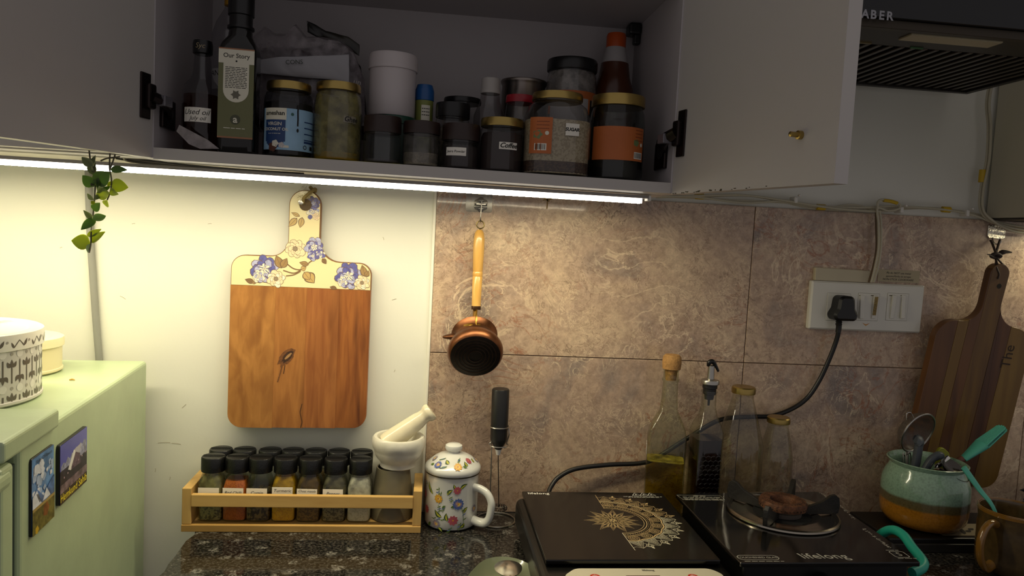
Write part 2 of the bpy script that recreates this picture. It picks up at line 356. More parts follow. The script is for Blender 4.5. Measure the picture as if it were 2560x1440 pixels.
for u, v, L_, a in ((395, 1107, 30, .05), (430, 1108, 22, -.1), (388, 1180, 10, 1.5), (424, 1200, 9, 1.4), (980, 750, 12, .3), (300, 740, 16, -.5), (455, 1020, 14, .8), (330, 560, 8, .2), (985, 930, 7, 1.2), (150, 620, 6, .4), (520, 560, 9, .1), (960, 600, 8, 2)):
    q_ = at(u, v, .007); l_ = L_*.0007; mb.line([(q_.x, q_.z), (q_.x+l_*.5*cos(a)+.0006, q_.z+l_*.5*sin(a)+.0005), (q_.x+l_*cos(a), q_.z+l_*sin(a))], .0007, SC_)
mb.done('scuff_marks', wall)['kind'] = 'stuff'
struct(MB().box((.4, -1.1, -.87), (3.6, 2.4, .04)).build('floor', mat('floor_tiles', '6d655c', .5), smooth=False))['label'] = 'kitchen floor'

# worktop with a slightly rough sawn left end
mb = MB(); n = 24; front = -.64; poly = [(1.95, -.0015), (1.95, front)]
for i in range(n+1): yy = front+(front*-1-.0015)*i/n; poly.append((-.3815+random.uniform(-.0016, .0016)+(.004 if i % 5 == 0 else 0), yy))
mb.prism(poly, -.034, 0, XY, .001)
tag(mb.build('countertop', GRAN, smooth=False), 'polished black speckled granite worktop running under the tiles', 'countertop')

# ================================================================ WALL CABINETS
SX = lambda x: .6137-.0073*x             # shelf top height (the shelf sags to the right)
CF = -.27                                # cabinet front
cab = thing('wall_cabinet', 'open white wall cabinet with crowded jars and its two doors swung out', 'cabinet', (-.0225, -.12, .59))
def P(mb, name, m, root, **k):           # world-built part parented at its thing
    o = mb.build(name, m, root, **k); o.location = -Vector(root.location); return o
xl, xr = -.3927, .3427
bp_ = MB(); t = .0157
bp_.add([(xl, CF, SX(xl)), (xr, CF, SX(xr)), (xr, .004, SX(xr)), (xl, .004, SX(xl)), (xl, CF, SX(xl)-t), (xr, CF, SX(xr)-t), (xr, .004, SX(xr)-t), (xl, .004, SX(xl)-t)],
        [(0, 1, 2, 3), (7, 6, 5, 4), (0, 4, 5, 1), (1, 5, 6, 2), (2, 6, 7, 3), (3, 7, 4, 0)])
P(bp_, 'bottom_shelf', LAM, cab, smooth=False)
P(MB().box((xl-.009, (CF+.004)/2, .928), (.018, .274, .652), .0008), 'side_panel', LAMIN, cab)
P(MB().box((xr+.009, (CF+.004)/2, .925), (.018, .274, .658), .0008), 'side_panel', LAMIN, cab)
P(MB().box(((xl+xr)/2, -.003, .926), (xr-xl, .012, .62)), 'back_panel', LAMIN, cab, smooth=False)
P(MB().box(((xl+xr)/2, -.135, .911), (xr-xl, .255, .018), .0008), 'upper_shelf', LAMIN, cab)
P(MB().box(((xl+xr)/2, -.133, 1.245), (xr-xl, .274, .018), .0008), 'top_panel', LAM, cab)
mb = MB().box((xr-.012, -.045, .891), (.022, .03, .02), .004).box((xr-.006, -.045, .881), (.012, .016, .03), .003); P(mb, 'shelf_bracket', BLACK, cab)
def door(hx, hy, dx, dy, length, z0h, z0e, ztop, thick, name, outside):
    """door leaf from hinge (hx, hy) along (dx, dy); outside = +1 when thickness goes to the left of the direction"""
    d = Vector((dx, dy)).normalized(); nrm = Vector((-d.y, d.x))*outside; h = Vector((hx, hy)); e = h+d*length; q = [h, e, e+nrm*thick, h+nrm*thick]
    zb = [z0h, z0e, z0e, z0h]; vs = [(p.x, p.y, z) for p, z in zip(q, zb)]+[(p.x, p.y, ztop) for p in q]
    fs = [(3, 2, 1, 0), (4, 5, 6, 7), (0, 1, 5, 4), (1, 2, 6, 5), (2, 3, 7, 6), (3, 0, 4, 7)]
    return P(MB().add(vs, fs), name, LAM, cab, smooth=False), d, nrm, h
# right leaf: swung a little past square
re_ = Vector((.4125, -.6)); rh = Vector((.3450, -.2705))
rd, dR, nR, hR = door(rh.x, rh.y, re_.x-rh.x, re_.y-rh.y, (re_-rh).length, .5945, .5949, 1.25, .0178, 'door', 1)
ld, dL, nL, hL = door(-.3942, -.2705, -.061, -.25, .345, .6022, .5945, 1.25, .0178, 'door', -1)
def sub(mb, name, m, par, **k):
    o = mb.build(name, m, par, **k); o.location = -Vector(cab.location)-Vector(par.location); return o
sub_off = lambda par: None
def hinge(par, u0, v0, u1, v1, hp, d, nrm, sidex, arm0, arm1):
    n3 = Vector((nrm.x, nrm.y, 0)); d3 = Vector((d.x, d.y, 0)); p0 = Vector((hp.x, hp.y, 0))
    c = atp((u0+u1)/2, (v0+v1)/2, p0, n3); hz = abs(atp(u0, v0, p0, n3).z-atp(u1, v1, p0, n3).z)
    R = Matrix((d3, n3, Vector((0, 0, 1)))).transposed()
    mb = MB().box(c-n3*.0015, (.021, .003, hz), .0014, rot=R).box(c-n3*.006+d3*(-.004), (.016, .010, hz*.55), .003, rot=R)
    sub(mb, 'hinge_cup', BRONZE, par)
    a = c-n3*.010; b_ = Vector(arm1)
    mb = MB().tube([a, a*.6+b_*.4-n3*.012, b_], .0065, 8, sm=5, flat=1.4); mb.box(b_, (.006, .05, .042), .002)
    sub(mb, 'hinge_arm', BRONZE, par)
    mb = MB().box(a*.72+b_*.28-n3*.012, (.018, .014, .014), .001, rot=R); sub(mb, 'hinge_cover', mat('hinge_grey', '77747a', .35, metal=.5), par)
hinge(rd, 1697, 278, 1714, 390, hR, dR, nR, xr, None, (xr-.003, -.222, .655))
hinge(ld, 350, 178, 372, 300, hL, dL, nL, xl, None, (xl+.003, -.225, .668))
n3 = Vector((nR.x, nR.y, 0)); c = atp(2003, 338, (hR.x, hR.y, 0), n3)
mb = MB().lathe([(.0001, 0), (.005, .0), (.005, .006), (.003, .0065), (.003, .016), (.0001, .017)], 12, o=c+n3*.001, rot=(-n3).to_track_quat('Z', 'Y').to_matrix())
sub(mb, 'handle_screw', GOLD, rd)
c2 = c+n3*.0178
mb = MB().lathe([(.0001, 0), (.008, 0), (.007, .012), (.021, .018), (.022, .024), (.015, .03), (.0001, .031)], 24, o=c2, rot=n3.to_track_quat('Z', 'Y').to_matrix())
sub(mb, 'door_knob', mat('patterned_ceramic_knob', '2a2d38', .25, var=.8, vscale=160), rd)
# rotten edge nibbles along the foot of the right leaf
mb = MB(); d3 = Vector((dR.x, dR.y, 0))
for i in range(26):
    k = random.uniform(.0, .75)**1.4; p = Vector((hR.x, hR.y, 0))+d3*(.337*k); z = .5945+(.5949-.5945)*k+random.uniform(.0006, .0022)
    mb.box(Vector((p.x, p.y, z))-n3*.0002, (random.uniform(.001, .005), .0006, random.uniform(.0006, .0018)), rot=Matrix((d3, n3, Vector((0, 0, 1)))).transposed())
sub(mb, 'worn_edge', mat('swollen_board_edge', '4d4530', .9), rd)

# neighbouring closed cabinet on the left (only its lit underside shows)
cab2 = thing('wall_cabinet', 'closed white wall cabinet at the far left with its lit underside above the strip light', 'cabinet', (-.83, -.12, .6))
P(MB().box((-.83, -.128, .9285), (.838, .264, .651), .001), 'carcass', LAM, cab2)
P(MB().box((-.83, -.2695, .9285), (.832, .016, .646), .001), 'door', LAM, cab2)
# cabinet at the far right, seen from its left side
cab3 = thing('wall_cabinet', 'beige sided wall cabinet cut off by the right edge of the picture', 'cabinet', (1.278, -.15, .60))
cbm = mat('beige_laminate', 'bdb7a2', .5)
P(MB().box((1.278, -.155, .884), (.42, .30, .566), .0015), 'carcass', cbm, cab3)
P(MB().box((1.278, -.314, .884), (.416, .016, .562), .0015), 'door', cbm, cab3)
P(MB().box((1.278, -.15, .5993), (.42, .30, .003)), 'bottom_edge', mat('dark_edge', '2b2721', .7), cab3)

# ================================================================ LED STRIPS
EMIT = bpy.data.materials.new('led_diffuser'); EMIT.use_nodes = True; nt = EMIT.node_tree; b = nt.nodes['Principled BSDF']
b.inputs['Base Color'].default_value = (.8, .8, .8, 1); b.inputs['Emission Color'].default_value = LED_COLOUR+(1,); b.inputs['Emission Strength'].default_value = LED_STRENGTH
SIDE = EMIT.copy(); SIDE.name = 'led_diffuser_wall'; SIDE.node_tree.nodes['Principled BSDF'].inputs['Emission Strength'].default_value = 3.2; SIDE.node_tree.nodes['Principled BSDF'].inputs['Emission Color'].default_value = (1, .93, .80, 1)
def led(x0, x1, y, z0, z1, label, mats):
    t = thing('led_strip_light', label, 'strip light', ((x0+x1)/2, y, (z0+z1)/2), rot=(0, math.atan2(z0-z1, x1-x0), 0)); L = x1-x0
    MB().box((0, 0, .0050), (L+.02, .018, .002), .0004).box((0, -.0085, .0035), (L+.02, .0012, .005), .0003).box((0, .0085, .0035), (L+.02, .0012, .005), .0003).build('channel', mat('aluminium_channel', '8f8a86', .4, metal=.5), t)
    d = MB().box((0, 0, -.0010), (L, .0150, .0110)); d.m = [1 if all(d.v[i][2] < -.006 for i in f) else 0 for f in d.f]
    d.build('diffuser', mats, t, smooth=False)      # frosted walls glow weakly, the open face below throws the light
    for s in (-1, 1): MB().box((s*(L/2+.011), 0, .002), (.006, .017, .009), .001).build('end_cap', WHITE, t)
    return t
led(-.95, .316, -.21, .5915, .5878, 'long glowing LED strip under the open wall cabinet', [SIDE, EMIT])
DIM = EMIT.copy(); DIM.name = 'led_diffuser_dim'; DIM.node_tree.nodes['Principled BSDF'].inputs['Emission Strength'].default_value = LED_STRENGTH*.55
led(1.17, 1.42, -.08, .5905, .5905, 'short LED strip under the right-hand cabinet, beyond the picture edge', [SIDE, DIM])
# ================================================================ CABLES UNDER THE CABINETS
CABLE = mat('ivory_cable', 'b9b29a', .5); TAPE = mat('yellow_tape', 'c8a51e', .5); CLIP = mat('white_clip', 'dcd8ce', .4)
cb = thing('cable_bundle', 'bundle of ivory cables clipped along the top of the brown tiles', 'cables', (.7, -.01, .59))
def wpts(lst, y=-.012): return [at(a, b, (c[0] if c else y)) for a, b, *c in lst]
runs = [
 [(1640, 487), (1760, 491), (1870, 489), (1960, 505), (2040, 522), (2150, 525), (2230, 524), (2330, 520), (2440, 535), (2500, 556), (2600, 578)],
 [(1640, 490), (1740, 495), (1850, 502), (1960, 506), (2060, 519), (2130, 512), (2190, 524), (2260, 519), (2380, 526), (2450, 542), (2520, 562), (2600, 572)],
 [(1640, 493), (1740, 493), (1860, 507), (1960, 503), (2050, 515), (2150, 519), (2240, 516), (2350, 523), (2430, 537), (2510, 566), (2600, 582)],
 [(1620, 491), (1730, 490), (1840, 487), (1900, 492), (1965, 502), (2080, 520), (2180, 528), (2240, 526)]]
for i, rn in enumerate(runs): P(MB().tube(wpts(rn, -.008-.004*i), .0021, 8), 'cable', CABLE, cb)
P(MB().tube(wpts([(2194, 520), (2196, 503), (2210, 499), (2235, 503), (2250, 512), (2246, 522), (2220, 527), (2194, 521), (2196, 560), (2196, 620), (2187, 670), (2178, 706)], -.026), .0021, 8), 'cable', CABLE, cb)
P(MB().tube(wpts([(2199, 526), (2203, 560), (2202, 620), (2195, 668), (2184, 706)], -.02), .0021, 8), 'cable', CABLE, cb)
P(MB().tube(wpts([(2190, 526), (2190, 560), (2191, 620), (2182, 670), (2172, 706)], -.010), .002, 8), 'cable', mat('brown_wire', '5f4930', .5), cb)
for k, o in enumerate((0, 7)):
    P(MB().tube(wpts([(2474+o, 205), (2466+o, 260), (2470+o, 320), (2466+o, 400), (2452+o, 470), (2450+o, 520), (2470+o, 548), (2530, 570+o), (2600, 578+o)], -.02-.006*k), .0024, 8), 'cable', CABLE, cb)
for u, v, y in ((1748, 491, -.012), (2052, 518, -.012), (2365, 524, -.012), (2455, 440, -.02)):
    c = at(u, v, y); P(MB().tube([c-Vector((.008 if u < 2400 else 0, 0, 0 if u < 2400 else .012)), c, c+Vector((.008 if u < 2400 else 0, 0, 0 if u < 2400 else .012))], .0058, 10), 'tape', TAPE, cb)
c = at(2226, 503, -.026); P(MB().tube([c-Vector((.014, 0, -.001)), c, c+Vector((.014, 0, -.003))], .0034, 8), 'tape', TAPE, cb)
for u, v in ((1984, 500), (2247, 525), (2411, 533)):
    c = at(u, v, -.012); P(MB().box(c, (.007, .022, .012), .002).lathe([(.002, 0), (.002, .006), (.0001, .007)], 10, o=c+Vector((.002, -.014, .008)), rot=Matrix.Rotation(pi/2, 3, 'X')), 'cable_clip', CLIP, cb)
cu = thing('cable_bundle', 'thin cables tucked under the left cabinet above the strip light', 'cables', (-.5, -.2, .58))
for k in range(4):
    P(MB().tube([at(250+20*k, 392+2*k, -.19-.01*k), at(330, 396+3*k, -.2), at(420, 408+2*k, -.21), at(600, 424+k, -.215+.004*k), at(760, 434+k, -.20)], .0014, 6), 'cable', CABLE if k % 2 else mat('grey_cable', '6a675c', .5), cu)

# grey conduit dropping behind the fridge
cnd = tag(MB().tube([at(221, 415, -.0), at(222, 480, -.0), at(226, 590, -.0), at(233, 700, -.0), at(240, 800, 0), at(248, 900, 0), at(256, 1000, 0)], .0062, 10, flat=.8).build('conduit', mat('grey_pvc', '8d8d86', .45)), 'grey plastic conduit running down the wall behind the vine', 'conduit')

# ================================================================ RANGE HOOD
hood = thing('range_hood', 'black range hood with a slatted grease filter, top right', 'range hood', (.7, -.18, .85))
hz = .83; HB = mat('hood_black_glass', '06080c', .12); HM = mat('hood_dark_metal', '26221d', .45, metal=.4)
hx0, hx1, hyb, hyf = .40, .980, -.036, -.380
P(MB().box(((hx0+hx1)/2, (hyb+hyf)/2, hz+.035), (hx1-hx0, hyb-hyf, .05), .002), 'body', HM, hood)
P(MB().box(((hx0+hx1)/2, hyf-.004, hz+.075), (hx1-hx0, .008, .13), .001), 'front_glass', HB, hood)
P(MB().box(((hx0+hx1)/2, -.12, hz+.16), (.30, .20, .2), .002), 'chimney', HM, hood)
P(MB().box(((hx0+hx1)/2, hyf+.006, hz+.004), (hx1-hx0, .012, .012), .001), 'front_trim', mat('hood_trim', '3c352b', .4, metal=.6), hood)
P(MB().box(((hx0+hx1)/2, hyb-.006, hz+.004), (hx1-hx0, .012, .012), .001), 'rear_trim', HM, hood)
P(MB().box((hx1-.006, (hyb+hyf)/2, hz+.004), (.012, hyb-hyf-.024, .0118), .001), 'side_trim', HM, hood)
P(MB().box(((hx0+hx1)/2, -.327, hz+.006), (hx1-hx0-.024, .082, .008), .001), 'lamp_panel', mat('hood_panel', '2a241d', .4, metal=.5), hood)
P(MB().box((.717, -.340, hz+.0015), (.14, .030, .004), .001), 'lamp_lens', mat('lamp_lens', 'b3a888', .4), hood)
P(MB().box((.60, -.294, hz+.001), (.05, .003, .002)), 'latch', mat('brass_latch', '9a8a62', .3, metal=1), hood)
P(MB().box((.70, -.290, hz+.001), (.02, .003, .002)), 'filter_clip', mat('green_clip', '3f6b3f', .5), hood)
P(MB().box(((hx0+hx1)/2, -.167, hz+.008), (hx1-hx0-.03, .238, .003)), 'filter_back', mat('filter_dark', '070605', .8), hood)
sl = None; nsl = 30
for i in range(nsl):
    x = hx0+.022+(hx1-hx0-.044)*i/(nsl-1)
    if sl is None: sl = MB().box((0, 0, 0), (.0075, .238, .004), .001).build('filter_slat', mat('filter_metal', '4a4238', .35, metal=.7), hood); s_ = sl
    else: s_ = sl.copy(); COL.objects.link(s_); s_.parent = hood
    s_.location = Vector((x, -.167, hz+.003))-Vector(hood.location)
p0 = at(2168, 48, hyf-.0085); p1 = at(2245, 48, hyf-.0085); pr = Print(flatmap(hyf-.008), [])
wd = p1.x-p0.x; xs = p0.x-.016
hgt = at(2200, 26, hyf-.008).z-at(2200, 48, hyf-.008).z
for ch, k in zip('FABER', range(5)): pr.text(ch, p0.x-.0095+(k-.45)*wd/3.75, (p0.z+p1.z)/2-.0012+hgt/2, hgt*1.38, mat('hood_letter', '9b9ba0', .5), bold=.0005)
o = pr.done('lettering', hood); o.location = -Vector(hood.location)

# ================================================================ GREEN FRIDGE / CABINET ON THE LEFT
TH = math.radians(5.6); FC = Vector((-.4863, -.02, 0)); FZ = .272
GREEN = mat('mint_green_paint', 'adbd97', .36, bump=.35, bscale=26, var=.05, vscale=14)
fr = thing('metal_cupboard', 'mint green painted metal cupboard with two picture magnets, lower left', 'cupboard', (FC.x, FC.y, -.85), TH)
zb = .85; D = .498; Wd = .62
def fpt(s, z, out=0): return Vector((out, -s, z+zb))        # on the right-hand side face, s from the back corner
MB().box((-Wd/2, -D/2, (zb+FZ)/2+.0), (Wd, D, zb+FZ), .006, seg=3).build('body', GREEN, fr)
MB().box((-Wd/2+.002, -(.405+.549)/2, zb+.2765), (Wd+.008, .144, .023), .004, seg=3).build('top_lip', GREEN, fr)
MB().box((-Wd/2, -.526, zb-.308), (Wd, .032, 1.13), .006, seg=3).build('door', GREEN, fr)
MB().box((-Wd/2, -.542, zb+.242), (Wd+.004, .05, .022), .008, seg=3).build('door_grip', GREEN, fr)
MB().box((-Wd/2+.01, -.504, zb-.3), (Wd-.03, .014, 1.1)).build('door_gasket', mat('dark_green_gasket', '2c3a33', .6), fr)
fw = lambda s, z, out=0: fr_mat @ fpt(s, z, out)
fr_mat = Matrix.Translation((FC.x, FC.y, -.85)) @ Matrix.Rotation(TH, 4, 'Z')
def magnet(s0, s1, z0, z1, label, kind):
    """s0 = far edge, s1 = near edge along the cupboard side"""
    c = fw((s0+s1)/2, (z0+z1)/2, .0012); g = thing('fridge_magnet', label, 'magnet', c, TH)
    w, h = s1-s0, z1-z0
    mp = lambda a, b, d: (d, -a, b)               # a runs to the front (left in the picture)
    MB().prism(roundpoly([(-w/2, -h/2, .004), (w/2, -h/2, .004), (w/2, h/2, .004), (-w/2, h/2, .004)]), -.001, .003 if kind else .0012, mp, .0005).build('backing', mat('magnet_black', '0e0d10', .4), g)
    pr = Print(lambda x, y, l: (.0031+l if kind else .0013+l, x, y), [], step=.00006)   # x to the right in the picture
    x0, x1, y0, y1 = -w/2+.0008, w/2-.0008, -h/2+.0008, h/2-.0008
    if kind == 0:
        pr.rect(x0, y0, x1, y1, mat('pic_sky', '5f86b4', .3, var=.35, vscale=55)); pr.up()
        C_ = mat('pic_cloud', 'd5dae2', .3, var=.12, vscale=90); G_ = mat('pic_rock', '4c5560', .3, var=.4, vscale=120)
        C2_ = mat('pic_cloud_grey', '9fb0c8', .3, var=.15, vscale=90)
        for k in range(46):
            a = random.uniform(-.44, .42); b = random.uniform(-.1, .40) if a < .05 else random.uniform(.12, .36); r = random.uniform(.03, .075) if a < .1 else random.uniform(.02, .045)
            if abs(a)*w+r*h < w/2-.001 and b*h+r*h < h/2-.001: pr.blob(a*w, b*h, r*h, C_ if random.random() < .72 else C2_, wav=.12, ph=a*9, lobes=4, ry=.8); pr.up(.3)
        pr.up(); pr.poly([(x0, -.02*h), (-.3*w, .08*h), (-.12*w, -.02*h), (.0, -.08*h), (.22*w, .02*h), (x1, .1*h), (x1, -.16*h), (x0, -.16*h)], mat('pic_blue_peak', '4d72a6', .3, var=.5, vscale=90))
        pr.up(); pr.poly([(x0, .0), (-.3*w, .06*h), (-.1*w, -.15*h), (x0, -.15*h)], C_); pr.poly([(-.05*w, -.14*h), (.12*w, .0), (.3*w, -.14*h)], C_)
        pr.poly([(-.34*w, .02*h), (-.24*w, -.0), (-.12*w, -.12*h), (-.2*w, -.12*h)], G_)
        pr.up(); pr.rect(x0, y0, x1, -.15*h, mat('pic_meadow', '66602c', .35, var=.5, vscale=140)); pr.up()
        pr.rect(x0, -.19*h, x1, -.15*h, mat('pic_tan', 'a08a4e', .35)); pr.blob(-.3*w, -.45*h, .05*h, mat('pic_yellow', 'c8a52a', .35)); pr.blob(.1*w, -.28*h, .09*h, mat('pic_rust', '7a4a22', .35, var=.4, vscale=150))
        pr.text('Valley Of Flowers', 0, .43*h, .0062, INK, shear=.2)
    else:
        pr.rect(x0, y0, x1, y1, mat('pic_violet_sky', '5a5aa8', .25, var=.08, vscale=20)); pr.up()
        pts = [(x0, -.02*h)]
        for i in range(13): pts.append((x0+(x1-x0)*(i+.5)/13, (.13+.17*i/13+(.05 if i % 2 else -.01)+random.uniform(-.02, .02))*h))
        pts.append((x1, -.02*h)); pr.poly(pts, mat('pic_snow_peaks', '8d8fa6', .3, var=.5, vscale=190)); pr.up()
        pr.rect(x0, -.2*h, x1, .06*h, mat('pic_dark_shore', '2c2834', .3, var=.4, vscale=120)); pr.up()
        Wt = mat('pic_white_roof', 'dfddd6', .3)
        pr.poly([(-.22*w, -.0), (-.02*w, .26*h), (.06*w, .22*h), (-.12*w, -.05*h)], Wt); pr.poly([(.0, .26*h), (.26*w, .28*h), (.2*w, .12*h), (.05*w, .2*h)], mat('pic_roof_shade', 'b4b0b4', .3))
        pr.poly([(-.14*w, -.04*h), (.05*w, .2*h), (.22*w, .12*h), (.24*w, -.06*h)], mat('pic_house', '5f4a58', .3, var=.3, vscale=200))
        for i in range(14): pr.disc((-.42+.065*i)*w, (-.09+.012*i)*h, .018*h, mat('pic_people', 'c9a9b4', .3) if i % 2 else mat('pic_people_dark', '251c26', .3), 6)
        pr.up(); pr.rect(x0, -.34*h, x1, -.17*h, mat('pic_lake', '6e5c64', .2, var=.5, vscale=90)); pr.up(); pr.rect(x0, y0, x1, -.31*h, mat('pic_dark_water', '231a20', .25)); pr.up()
        pr.text('Hemkund Sahib', -.0, -.395*h, .0142, mat('pic_yellow_letter', 'e8d21e', .35), bold=.0001)
    pr.done('picture', g); return g
magnet(.412, .475, .157, .247, 'picture magnet with white mountain clouds over a meadow', 0)
magnet(.306, .399, .164, .240, 'picture magnet of a snowy lakeside shrine with yellow lettering', 1)
c = atz(180, 952, FZ); tag(MB().tube([c+Vector((-.004, 0, .0012)), c+Vector((0, .001, .002)), c+Vector((.004, 0, .0012))], [.0008, .0016, .0006], 6).build('crumb', mat('crumb', 'c69a4c', .8)), 'tiny orange crumb on top of the green cupboard', 'crumb')

# ---- tins on the cupboard
def ellipse_tin(name, label, c, R, h, lidh, body, lidm):
    t = thing(name, label, 'tin', c)
    MB().lathe([(.0001, 0), (R-.004, 0), (R, .003), (R, .006), (R-.0015, .007), (R-.0015, h-lidh), (.0001, h-lidh)], 64).build('body', body, t)
    MB().lathe([(R-.001, h-lidh-.001), (R+.0015, h-lidh), (R+.0015, h-.006), (R+.001, h-.002), (R-.003, h), (R-.008, h-.001), (R-.016, h-.003), (R-.02, h-.0012), (.0001, h-.0004)], 64).build('lid', lidm, t)
    return t
TINW = mat('tin_pale_grey', 'c4c0b8', .35); TG = mat('tin_grey_print', '5d554c', .4); TL = mat('tin_white_dot', 'd6d2ca', .4); TM = mat('tin_mid_grey', '9a948a', .4)
R1 = .11; C1 = Vector((-.6285, -.3264, FZ+.0005)); H1 = .094
t1 = ellipse_tin('biscuit_tin', 'large round tin with grey tulip print at the left edge', C1, R1, H1, .022, TINW, mat('tin_white', 'd9d5c9', .35))
pr = Print(cylmap(R1-.0015), [], lift=.0003); nm = 56; cw = 2*pi*(R1-.0015)/nm
def tulip(x, y0, y1, up):
    pr.rect(x-.0009, y0, x+.0009, y1, TG); yy = y1 if up else y0; s = 1 if up else -1
    for a in (-1, 1): pr.leaf(x, yy-.002*s, x+a*.0068, yy+.0052*s, .0052, TG, bend=-.15*a*s)
    pr.leaf(x, yy-.003*s, x, yy+.0078*s, .0044, TG)
for i in range(nm):
    x = i*cw
    if i % 2: tulip(x, .030, .053, True); tulip(x, .003, .0105, True)
    else: tulip(x, .037, .060, False); pr.rect(x-.0011, .003, x+.0011, .014, TG)
    for yy in (.0235, .0675): pr.disc(x, yy, .0022 if i % 2 else .0052, TM if i % 2 else TL, 12)
pr.done('printed_pattern', t1)
pr = Print(cylmap(R1+.0015), [], lift=.0002)
for i in range(20):
    x = i*2*pi*R1/20; y = H1-.014; pr.line([(x, y-.004), (x+.008, y+.005), (x+.016, y-.003)], .0016, TG); pr.leaf(x+.016, y-.003, x+.021, y+.006, .004, TG); pr.leaf(x, y-.005, x-.004, y+.003, .003, TG); pr.disc(x+.025, y+.003, .0018, TM, 8)
pr.done('lid_rim_pattern', t1)
pr = Print(lambda x, y, l: (x, y, H1-.0005+l), [], lift=.0004)
for i in range(11):
    a = -.07+.0145*i; pr.line([(-.085*cos(a/.1), a), (.045*cos(a/.1), a)], .0012, TM)
    for k in range(3): pr.leaf(.03-.02*k, a, .046-.02*k, a+.002, .004, TM)
pr.up(2); pr.blob(.035, -.03, .028, mat('peach_print', 'd9ab84', .45, var=.1), ry=.8); pr.up(); pr.disc(.03, -.075, .02, mat('yellow_print', 'dbc569', .45), 16, .008); pr.poly([(-.03, -.085), (.03, -.07), (.02, -.09), (-.02, -.098)], mat('yellow_print2', 'd2a72c', .45))
pr.done('lid_picture', t1)
ellipse_tin('cream_tin', 'small plain cream tin behind the tulip tin', Vector((-.6385, -.1435, FZ+.0005)), .066, .056, .015, mat('cream_tin_paint', 'dccfa9', .4), mat('cream_tin_lid', 'e6dab4', .4))

# ================================================================ HANGING VINE
LEAF = bpy.data.materials.new('leaf_green'); MATS['leaf_green'] = LEAF; LEAF.use_nodes = True; nt = LEAF.node_tree; b = nt.nodes['Principled BSDF']; out = nt.nodes['Material Output']
def leafmat(name, c, tc_):
    m, nt, b = new(name); b.inputs['Base Color'].default_value = lin(c); b.inputs['Roughness'].default_value = .4
    tr = node(nt, 'ShaderNodeBsdfTranslucent'); tr.inputs[0].default_value = lin(tc_); mx = node(nt, 'ShaderNodeMixShader'); mx.inputs[0].default_value = .45
    nt.links.new(b.outputs[0], mx.inputs[1]); nt.links.new(tr.outputs[0], mx.inputs[2]); nt.links.new(mx.outputs[0], nt.nodes['Material Output'].inputs[0]); return m
LG = leafmat('leaf_dark_green', '4d6636', '7d9a3a'); LY = leafmat('leaf_yellow_green', '6f8434', 'b6bf3e'); LGR = leafmat('leaf_grey_green', '7c8468', '8c946a'); STEM = mat('vine_stem', '4b4530', .6)
vy = -.287
vine = thing('hanging_vine', 'artificial green vine dangling from the cabinet in front of the strip light', 'vine', at(238, 372, vy))
def vp(o): o.location = -Vector(vine.location); return o
for pts in ([(222, 366), (226, 400), (236, 425), (238, 450), (237, 490), (232, 545), (228, 580), (227, 612), (223, 632)], [(275, 384), (274, 420), (279, 450), (276, 478), (268, 500)], [(288, 386), (280, 410), (274, 424)], [(300, 392), (268, 396), (252, 402)]):
    vp(MB().tube([at(a, b_, vy+random.uniform(-.006, .006)) for a, b_ in pts], .0011, 6).build('stem', STEM, vine))
leaves = [((232, 414), (206, 392), 26, LGR), ((232, 420), (243, 388), 18, LGR), ((234, 438), (226, 404), 24, LGR), ((236, 436), (243, 404), 18, LGR),
 ((236, 466), (208, 438), 34, LG), ((240, 464), (266, 464), 44, LGR), ((238, 462), (228, 470), 14, LGR), ((238, 458), (276, 430), 46, LG), ((277, 424), (320, 426), 22, LG), ((278, 458), (322, 468), 40, LY),
 ((276, 476), (300, 486), 22, LY), ((274, 482), (244, 488), 36, LY), ((276, 466), (254, 476), 12, LG), ((268, 500), (270, 514), 22, LY), ((270, 470), (280, 455), 10, LY), ((236, 500), (222, 484), 14, LGR), ((238, 500), (255, 490), 16, LGR),
 ((234, 526), (252, 506), 26, LG), ((236, 510), (227, 503), 12, LY), ((230, 546), (208, 524), 16, LGR), ((232, 550), (263, 542), 26, LG), ((240, 548), (204, 576), 28, LG), ((218, 590), (254, 572), 18, LY), ((228, 606), (266, 580), 24, LY), ((226, 608), (179, 602), 46, LY), ((227, 610), (222, 634), 15, LG), ((244, 470), (250, 440), 12, LG)]
for i, (a, b_, w, m) in enumerate(leaves):
    A = at(*a, vy+random.uniform(-.008, .008)); dpt = random.uniform(-.012, .012); B = at(*b_, vy+dpt); t = B-A; Ln = t.length; t.normalize()
    q = t.cross(Vector((0, -1, 0))).normalized(); wv = w/FPX*.86; nf = q.cross(t); vs = []; fs = []; n = 7
    tl = random.uniform(-.35, .35); q = (q*cos(tl)+nf*sin(tl)).normalized(); nf = q.cross(t)
    for k in range(n+1):
        f = k/n; hw = wv/2*sin(pi*min(1, f**.75*1.0))**.8 if 0 < f < 1 else .0004; c = A+t*(Ln*f)
        for s, dz in ((-1, .0025), (0, 0), (1, .0025)): vs.append(c+q*(hw*s)+nf*(dz*hw/(wv/2)*1.2+.002*f*f))
    for k in range(n):
        for s in range(2): fs.append((k*3+s, k*3+s+1, k*3+s+4, k*3+s+3))
    N0 = len(vs); vs = vs+[v+nf*.0004 for v in vs]; fs = fs+[tuple(x+N0 for x in f[::-1]) for f in fs]
    vp(MB().add(vs, fs).build('leaf', m, vine, norm=False, ang=80))

